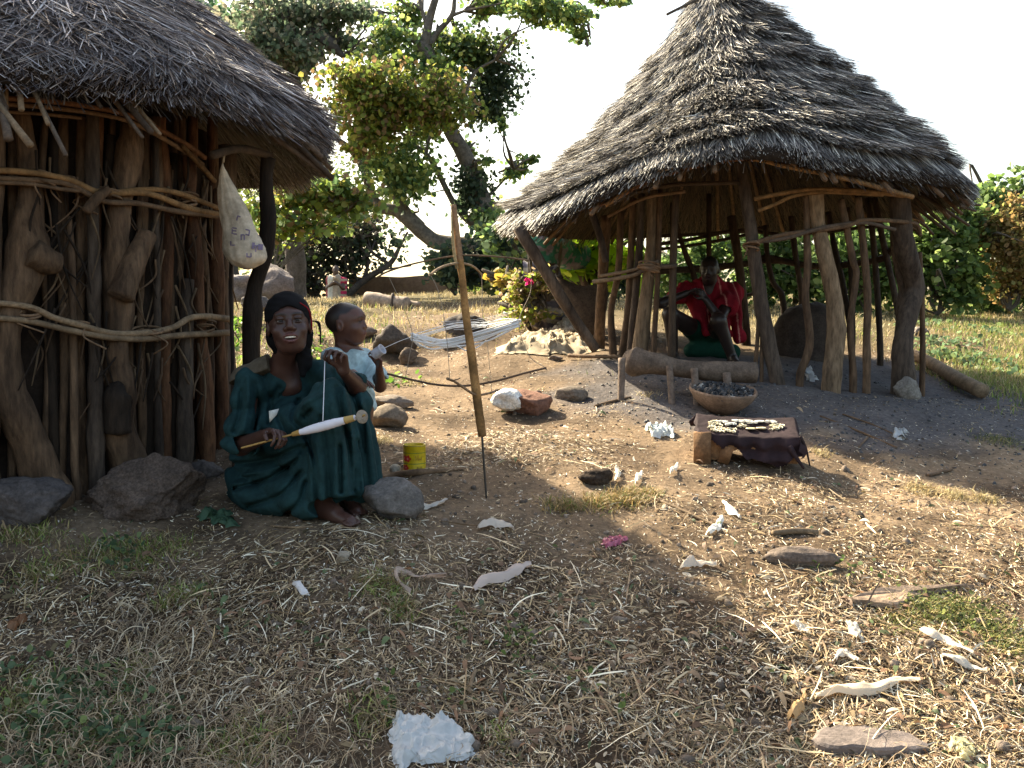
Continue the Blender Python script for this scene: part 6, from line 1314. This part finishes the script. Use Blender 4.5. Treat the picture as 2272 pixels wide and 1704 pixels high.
for L, pts in [('long pale cane pointing from the shadow edge to the litter', [(1380, 1082, 6), (1480, 1125, 8), (1590, 1175, 7)]), ('thick cut pale cane piece right of the husks', [(1715, 1192, 14), (1765, 1190, 15), (1812, 1188, 14)]), ('straight pale straw stalk in the foreground left of centre', [(952, 1525, 7), (970, 1495, 7), (990, 1460, 7)]),
               ('straight white stalk right of the plastic sheet', [(1100, 1560, 4), (1115, 1590, 4), (1130, 1615, 5)]), ('thin upright white stick at the bottom left', [(394, 1700, 5), (394, 1670, 5), (395, 1650, 5)]), ('straight white straw in front of the woman\'s foot', [(600, 1172, 4), (650, 1173, 5), (695, 1175, 4)]), ('short pale chip of cane beneath the central husk', [(1040, 1545, 10), (1048, 1520, 11), (1055, 1500, 9)])]:
    logstick('cane', L, 'cane', [(a, b, c_) for a, b, c_ in pts], col='l', knob=.03, group='pale cut canes on the ground'); bpy.data.objects[-1] if False else None
for L, pts in [('thin dark stick lying in the long shadow right of the stool', [(1820, 925, 4), (1900, 960, 5), (1990, 995, 4)]), ('second thin dark stick crossing near the stool shadow', [(1870, 922, 4), (1930, 945, 4), (1990, 970, 3)]), ('short stick stub crossing below the two thin sticks', [(1905, 1000, 4), (1925, 975, 5)]), ('small brown stick in the sun at the right', [(2060, 1060, 7), (2110, 1048, 8)]), ('pair of brown sticks near the oval stone', [(1320, 905, 6), (1360, 895, 7), (1400, 885, 5)]),
               ('knotty root like twig at the bottom left, near the plastic sheet', [(690, 1570, 9), (740, 1550, 12), (800, 1545, 12)]), ('curved twig rising from the root like twig', [(745, 1550, 7), (770, 1500, 8), (745, 1450, 7), (720, 1420, 5)])]:
    logstick('twig', L, 'twig', [(a, b, c_) for a, b, c_ in pts], col='w', knob=.1)

# ================================================================ LITTER AND GRASS
def scatter(N, fn, umax=.60, y0=1.9, y1=10.0, pw=1.6):
    """points over the ground wedge, thinned by fn(x,y) in 0..1"""
    out = []
    while sum(map(len, out)) < N:
        y = (y0 ** (1 - pw) + rng.random(N) * (y1 ** (1 - pw) - y0 ** (1 - pw))) ** (1 / (1 - pw)); x = rng.uniform(-umax, umax, N) * y
        k = rng.random(N) < fn(x, y); out.append(np.stack([x, y], -1)[k])
    return np.concatenate(out)[:N]
def n2(x, y, s, o=0, oc=3): return fbm(np.stack([x * s, y * s, x * 0 + o], -1), oc)
def hutmask(x, y): return ((np.hypot(x - LC[0], y - LC[1]) > LR - .1) & ~((np.hypot(x - HC[0], y - HC[1]) < HR + .1)))
def dens(x, y):
    d = .35 + .5 * n2(x, y, 1.1, 1) + .35 * n2(x, y, 4, 2)
    d += .55 * sm(4.3, 3.2, y)                      # near camera is thick with litter
    d += .35 * sm(.4, 1.2, x) * sm(4.6, 3.8, y)
    d -= .6 * sm(1.1, .6, np.sqrt(((x - 2.5) / 2.0) ** 2 + ((y - 7.2) / 1.75) ** 2))
    d += .28 * sm(4.6, 5.2, y) * sm(7.5, 6.5, y) * sm(-.9, -.5, x) * sm(1.9, 1.2, x)
    d -= .35 * sm(-.3, -1.0, x) * sm(3.0, 3.6, y) * sm(5.2, 4.4, y)
    d -= .35 * sm(-.6, -1.0, x) * sm(2.4, 2.8, y) * sm(3.6, 3.2, y)
    return np.clip((d - .28) * 1.5, .03, 1) * hutmask(x, y)
def straws(N, fn, lmin, lmax, wmin, wmax, pal, K=4, lift=.010, bend=.12, y0=1.9, y1=10, pw=1.6, curlz=.06, tip=.4):
    q = scatter(N, fn, y0=y0, y1=y1, pw=pw); a = rng.uniform(0, 2 * np.pi, N); L = lmin + (lmax - lmin) * rng.random(N) ** 2.2; t = np.linspace(-.5, .5, K)
    bd = rng.normal(size=N) * bend; ang = a[:, None] + bd[:, None] * t[None] * 3; dx = np.cumsum(np.cos(ang), 1); dy = np.cumsum(np.sin(ang), 1); st = (L / (K - 1))[:, None]
    X = q[:, :1] + (dx - dx.mean(1, keepdims=True)) * st; Y = q[:, 1:] + (dy - dy.mean(1, keepdims=True)) * st; Z = G(X, Y)
    tilt = rng.normal(size=(N, 1)) * .12; Z = Z + rng.uniform(.002, lift, (N, 1)) + tilt * t[None] * L[:, None] * .8 + (np.abs(tilt) * L[:, None] * .35) + rng.uniform(0, curlz, (N, 1)) * L[:, None] * (1 - 4 * t[None] ** 2)
    Pn = np.stack([X, Y, Z], -1); tg = nrm(Pn[:, -1] - Pn[:, 0]); up = nrm(np.stack([rng.normal(size=N) * .6, rng.normal(size=N) * .6, np.ones(N)], -1)); sd = nrm(np.cross(tg, up))
    w_ = rng.uniform(wmin, wmax, N)[:, None] * (1 - (1 - tip) * np.abs(2 * t[None]) ** 3); pal = np.array(pal); C = pal[rng.integers(0, len(pal), N)] * rng.uniform(.55, 1.25, (N, 1)); mb = MB(); ribbons(mb, Pn, sd, w_, C); return mb
PAL = [(.66, .50, .30), (.46, .33, .17), (.30, .20, .11), (.84, .74, .55), (.16, .10, .06), (.36, .25, .14), (.10, .065, .04), (.24, .16, .09)]
tag(link('straw_litter', straws(95000, dens, .012, .075, .0015, .0045, PAL, y1=11), M['straw'], base=(0, 0, -1)), 'trampled straw and stalk litter spread over the dirt', 'straw', kind='stuff')
tag(link('chaff', straws(150000, lambda x, y: np.clip(dens(x, y) + .35, .25, 1) * hutmask(x, y), .005, .025, .0015, .005, PAL + [(.80, .74, .62), (.1, .07, .045), (.13, .09, .06)], K=3, y1=12, pw=1.25, lift=.007), M['straw'], base=(0, 0, -1)), 'fine chaff and chips scattered over the dirt', 'chaff', kind='stuff')
tag(link('long_straws', straws(900, dens, .12, .26, .003, .007, PAL, K=7, y1=8, bend=.10, curlz=.05, lift=.014), M['straw'], base=(0, 0, -1)), 'longer broken stalks lying over the finer straw', 'stalks', kind='stuff')
# pale broad flakes
tag(link('husk_flakes', straws(2600, lambda x, y: np.clip(dens(x, y) * (.5 + .8 * sm(-.3, .8, x)), 0, 1), .015, .06, .006, .018, [(.62, .52, .38), (.50, .38, .24), (.4, .29, .18), (.70, .60, .46), (.28, .19, .12), (.34, .25, .14)], K=5, y1=9, tip=.25, lift=.010, curlz=.22, bend=.05), M['grass'], base=(0, 0, -1)), 'pale dry husk flakes and dead leaves among the straw', 'flakes', kind='stuff')
tag(link('dead_leaves', straws(2600, lambda x, y: np.clip(dens(x, y), 0, 1), .02, .06, .008, .022, [(.22, .13, .08), (.3, .17, .10), (.16, .12, .06), (.12, .16, .07)], K=5, y1=9, tip=.1, lift=.012, curlz=.3), M['grass'], base=(0, 0, -1)), 'brown dead leaves among the straw', 'leaves', kind='stuff')
# pebbles / clods
q = scatter(5000, lambda x, y: .6 * hutmask(x, y) + 0 * x, y1=11, pw=1.5); mb = MB(); V0, T0 = ICO[2]; keepn = len(V0); sc = (rng.uniform(.003, .011, (5000, 1)) * (1 + 1.2 * (rng.random((5000, 1)) < .06))) ; z = G(q[:, 0], q[:, 1])
VV = V0[None] * (sc[:, None] * rng.uniform(.6, 1.3, (5000, 1, 3))) * (1 + .25 * rng.normal(size=(5000, keepn, 1)) * .5) + np.stack([q[:, 0], q[:, 1], z], -1)[:, None]
mb.add(VV.reshape(-1, 3), None, (T0[None] + (np.arange(5000) * keepn)[:, None, None]).reshape(-1, 3), np.repeat(np.array([.17, .13, .10]) * rng.uniform(.4, 1.8, (5000, 1)), keepn, 0)); tag(link('gravel', mb, M['rock'], base=(0, 0, -1)), 'small pebbles and clods in the dirt', 'gravel', kind='stuff')
q = scatter(900, lambda x, y: sm(1.25, .6, np.sqrt(((x - 2.4) / 2.0) ** 2 + ((y - 7.0) / 1.6) ** 2)), y0=4.5, y1=10, pw=1.2); z = G(q[:, 0], q[:, 1]); sc = rng.uniform(.003, .012, (900, 1)); VV = V0[None] * (sc[:, None] * rng.uniform(.5, 1.4, (900, 1, 3))) + np.stack([q[:, 0], q[:, 1], z], -1)[:, None]
mb = MB(); mb.add(VV.reshape(-1, 3), None, (T0[None] + (np.arange(900) * keepn)[:, None, None]).reshape(-1, 3), np.repeat(np.array([.03, .03, .032]) * rng.uniform(.5, 2.2, (900, 1)), keepn, 0)); tag(link('charcoal_bits', mb, M['char'], base=(0, 0, -1), smooth=False), 'crumbs of charcoal in the grey ash before the open hut', 'charcoal', kind='stuff')
def blades(N, fn, h0, h1, w0, w1, pal, y0, y1, pw=1.3, lean=.5, K=4, clump=0, pts=None):
    q = pts if pts is not None else scatter(N, fn, y0=y0, y1=y1, pw=pw, umax=.62); N = len(q)
    if clump: m = q[rng.integers(0, max(4, N // clump), N)]; q = m + rng.normal(size=(N, 2)) * .03
    a = rng.uniform(0, 2 * np.pi, N); h = rng.uniform(h0, h1, N) * rng.uniform(.5, 1, N); ln = rng.normal(size=N) * .3 + lean; t = np.linspace(0, 1, K)
    z = G(q[:, 0], q[:, 1]) - .004; out = (ln * h)[:, None] * t ** 1.8; X = q[:, :1] + np.cos(a)[:, None] * out; Y = q[:, 1:] + np.sin(a)[:, None] * out; Z = z[:, None] + h[:, None] * (t - .35 * np.abs(ln)[:, None] * t ** 2.4)
    Pn = np.stack([X, Y, Z], -1); sd = np.stack([-np.sin(a), np.cos(a), 0 * a], -1) + rng.normal(size=(N, 3)) * .3; w_ = rng.uniform(w0, w1, N)[:, None] * (1 - .85 * t ** 2); pal = np.array(pal); C = pal[rng.integers(0, len(pal), N)] * rng.uniform(.6, 1.25, (N, 1)); mb = MB(); ribbons(mb, Pn, nrm(sd), w_, C); return mb
DRYG = [(.50, .39, .20), (.40, .30, .16), (.60, .50, .30), (.33, .27, .13)]; GRG = [(.20, .28, .06), (.27, .35, .07), (.13, .19, .05), (.36, .38, .12)]
rgt = lambda x, y: sm(.0, .5, x - (.42 * y) + .3 * n2(x, y, 1.0, 5) + 1.3 * sm(9, 11, y)) * sm(6.8, 8.2, y)
tag(link('dry_grass', blades(42000, lambda x, y: np.clip(sm(8.8, 12.5, y + .6 * n2(x, y, .8, 7)) * (.30 + .7 * n2(x, y, .9, 3)), 0, 1) * hutmask(x, y), .04, .13, .006, .014, DRYG, 8.5, 24, pw=1.3), M['grass'], base=(0, 0, 0)), 'short dry golden grass on the crest and slope beyond the huts', 'grass', kind='stuff')
tag(link('green_grass', blades(24000, lambda x, y: np.clip(rgt(x, y) * (.4 + .7 * n2(x, y, 1.2, 9)), 0, 1) * hutmask(x, y), .03, .10, .004, .010, GRG + DRYG[:2], 6.2, 20, pw=1.5), M['grass'], base=(0, 0, 0)), 'green grass covering the slope right of the open hut', 'grass', kind='stuff')
tag(link('shade_grass', blades(9000, lambda x, y: np.clip(rgt(x, y + 1.5) * (.3 + .9 * n2(x, y, 1.3, 19)), 0, 1) * hutmask(x, y), .04, .10, .004, .008, DRYG + GRG, 4.6, 9, pw=1.5), M['grass'], base=(0, 0, 0)), 'thin grass fading into the dirt in the shade of the open hut', 'grass', kind='stuff')
tag(link('bank_grass', blades(9000, lambda x, y: np.clip(sm(-.9, -1.4, x) * sm(5.6, 6.5, y) + .35 * n2(x, y, 1.5, 21) * sm(6, 9, y) * sm(.8, .2, x), 0, 1) * hutmask(x, y), .04, .14, .005, .011, DRYG + GRG + GRG, 5.5, 12, pw=1.3), M['grass'], base=(0, 0, 0)), 'green and straw coloured grass on the bank behind the woman', 'grass', kind='stuff')
# curly dead grass roots, left foreground
def curls(N, fn, pal, y0, y1):
    q = scatter(N, fn, y0=y0, y1=y1, pw=1.6); K = 9; t = np.linspace(0, 1, K); L = rng.uniform(.05, .20, N); a = rng.uniform(0, 6.28, N); cv = rng.normal(size=N) * 2.2; ang = a[:, None] + cv[:, None] * t + .8 * np.sin(t * 6 + rng.uniform(0, 6, (N, 1)))
    st = (L / K)[:, None]; X = q[:, :1] + np.cumsum(np.cos(ang), 1) * st; Y = q[:, 1:] + np.cumsum(np.sin(ang), 1) * st; Z = G(X, Y) + .004 + (rng.uniform(.05, .35, (N, 1)) * L[:, None]) * np.sin(np.pi * t) + .002; Pn = np.stack([X, Y, Z], -1); tg = nrm(np.gradient(Pn, axis=1)); sd = nrm(np.cross(tg, nrm(np.array([0, 0, 1.0]) + rng.normal(size=(N, 1, 3)) * .4)))
    pal = np.array(pal); C = pal[rng.integers(0, len(pal), N)] * rng.uniform(.5, 1.25, (N, 1)); mb = MB(); ribbons(mb, Pn, sd, rng.uniform(.0018, .0045, N)[:, None] * (1 - .5 * t), C); return mb
lfm = lambda x, y: np.clip((sm(.2, -.7, x + .3 * n2(x, y, 2, 31)) * sm(3.3, 2.5, y) + sm(-.8, -1.3, x) * sm(4.0, 3.6, y)) * (.45 + .6 * n2(x, y, 2.5, 33)) + .12 * sm(3.2, 2.4, y), 0, 1) * hutmask(x, y)
tag(link('creeping_roots', curls(9000, lfm, [(.30, .21, .12), (.42, .31, .19), (.22, .15, .09), (.50, .40, .27)], 1.9, 4.6), M['straw'], base=(0, 0, -1)), 'curly dead grass runners creeping over the left foreground', 'roots', kind='stuff')
def patch(name, label, spots, per, h0, h1, pal, w=(.0025, .006), lean=.9):
    pts = []
    for (u, v, ru, rv, n) in spots:
        c = hit(u, v); y = c[1]; n = int(n * per); r = rng.normal(size=(n, 2)) * .5; pts.append(np.stack([c[0] + r[:, 0] * ru / FPX * y, c[1] + r[:, 1] * rv / FPX * y * 4], -1))
    tag(link(name, blades(0, None, h0, h1, *w, pal, 0, 0, lean=lean, pts=np.concatenate(pts)), M['grass'], base=(0, 0, -1)), label, 'grass', kind='stuff')
patch('grass_tufts', 'green and brown grass tufts in the shaded left foreground', [(60, 1190, 90, 14, 120), (250, 1240, 120, 20, 260), (360, 1220, 80, 16, 120), (400, 1330, 60, 20, 120), (90, 1280, 60, 20, 120), (300, 1500, 40, 18, 80), (60, 1560, 100, 30, 260), (200, 1620, 120, 30, 320), (540, 1660, 90, 24, 200), (820, 1600, 60, 20, 70), (850, 1310, 60, 14, 120), (890, 1360, 40, 14, 70), (1110, 1640, 40, 14, 30), (380, 1110, 60, 8, 50)], 4, .02, .07, DRYG + GRG + [(.3, .2, .1)] * 2)
patch('grass_tussock', 'tussock of dry brown grass at the edge of the hut shadow in the middle', [(1390, 1110, 50, 14, 260), (1330, 1120, 60, 14, 160), (1250, 1130, 60, 10, 100), (1440, 1100, 30, 10, 80)], 3, .03, .08, [(.35, .24, .10), (.42, .3, .14), (.28, .2, .09), (.16, .2, .05)])
patch('dry_tufts', 'small straw coloured tufts dotted over the sunlit dirt and bank', [(840, 980, 36, 10, 60), (1820, 1010, 20, 8, 40), (2040, 1090, 40, 12, 90), (2120, 1100, 40, 10, 80), (2190, 1110, 30, 8, 60), (900, 770, 40, 10, 80), (960, 750, 50, 10, 80), (930, 850, 40, 10, 60), (1200, 700, 50, 20, 160), (1230, 720, 40, 14, 120), (870, 820, 30, 8, 30), (1100, 690, 60, 10, 120), (1440, 880, 30, 6, 20)], 4, .02, .07, DRYG)
patch('weed_patch', 'green weedy grass patch at the right edge of the foreground', [(2130, 1370, 90, 24, 500), (2060, 1370, 70, 20, 260), (2200, 1400, 70, 30, 400), (2240, 1440, 60, 30, 260), (2020, 1340, 50, 10, 100), (2220, 980, 60, 16, 160), (1990, 1390, 50, 16, 120)], 3, .015, .05, [(.14, .17, .04), (.20, .22, .06), (.42, .34, .14), (.10, .13, .03), (.34, .28, .12)])
def weeds(name, label, spots, ls, pal):
    mb = MB()
    for (u, v, ru, rv, n) in spots:
        c = hit(u, v); y = c[1]; n = max(8, int(n * .6)); r = rng.normal(size=(n, 2)) * .75; x_, y_ = c[0] + r[:, 0] * ru / FPX * y, c[1] + r[:, 1] * rv / FPX * y * 4.5; q = np.stack([x_, y_, G(x_, y_) + rng.uniform(.005, .05, n)], -1); leaves(mb, q, ls * rng.uniform(.6, 1.3, n), np.array(pal)[rng.integers(0, len(pal), n)] * rng.uniform(.7, 1.3, (n, 1)), droop=-.2)
    tag(link(name, mb, M['leaf'], base=(0, 0, -1)), label, 'weeds', kind='stuff')
WP = [(.10, .17, .09), (.15, .23, .12), (.07, .11, .05), (.18, .24, .10)]
weeds('small_weeds', 'small green leafy weeds creeping in the bottom left foreground', [(180, 1600, 90, 20, 260), (60, 1640, 90, 30, 220), (250, 1660, 80, 20, 240), (120, 1690, 120, 20, 220), (330, 1680, 60, 16, 120), (140, 1530, 50, 14, 60), (250, 1240, 50, 10, 60), (270, 1220, 40, 8, 40), (110, 1560, 40, 14, 60), (350, 1640, 40, 10, 60), (30, 1500, 40, 10, 50)], .026, WP)
weeds('small_weeds', 'little green sprouts in the middle foreground', [(1140, 1440, 30, 14, 90), (1015, 1400, 22, 16, 26), (1300, 1525, 30, 8, 24), (1010, 1560, 20, 6, 14), (1390, 1590, 12, 8, 10), (860, 1580, 30, 10, 30), (880, 1340, 30, 8, 20), (1870, 1275, 60, 8, 50)], .022, [(.11, .17, .05), (.17, .23, .07), (.08, .12, .04)])
weeds('small_weeds', 'olive green creeping weeds in the grassy patch at the right edge', [(2130, 1375, 80, 18, 300), (2080, 1360, 60, 14, 160), (2190, 1410, 60, 20, 220)], .015, [(.12, .15, .05), (.18, .20, .07), (.08, .10, .04)])
weeds('bank_weeds', 'green weeds growing on the bank behind the woman and boy', [(525, 730, 24, 20, 200), (520, 780, 20, 16, 160), (870, 850, 30, 8, 80), (610, 640, 40, 16, 120), (690, 790, 30, 16, 120), (1160, 720, 40, 16, 160), (520, 640, 24, 10, 80)], .045, [(.14, .28, .04), (.2, .34, .06), (.08, .16, .03)])
weeds('slope_weeds', 'broad green weeds among the grass on the right slope', [(2100, 760, 60, 14, 300), (2150, 800, 50, 14, 260), (2080, 790, 30, 10, 120), (2200, 740, 60, 12, 200), (2180, 700, 80, 8, 200), (2050, 720, 40, 8, 120), (2240, 830, 40, 16, 140), (1960, 700, 100, 8, 200)], .05, WP)
for o in bpy.data.objects:
    if '_w' in o: del o['_w']
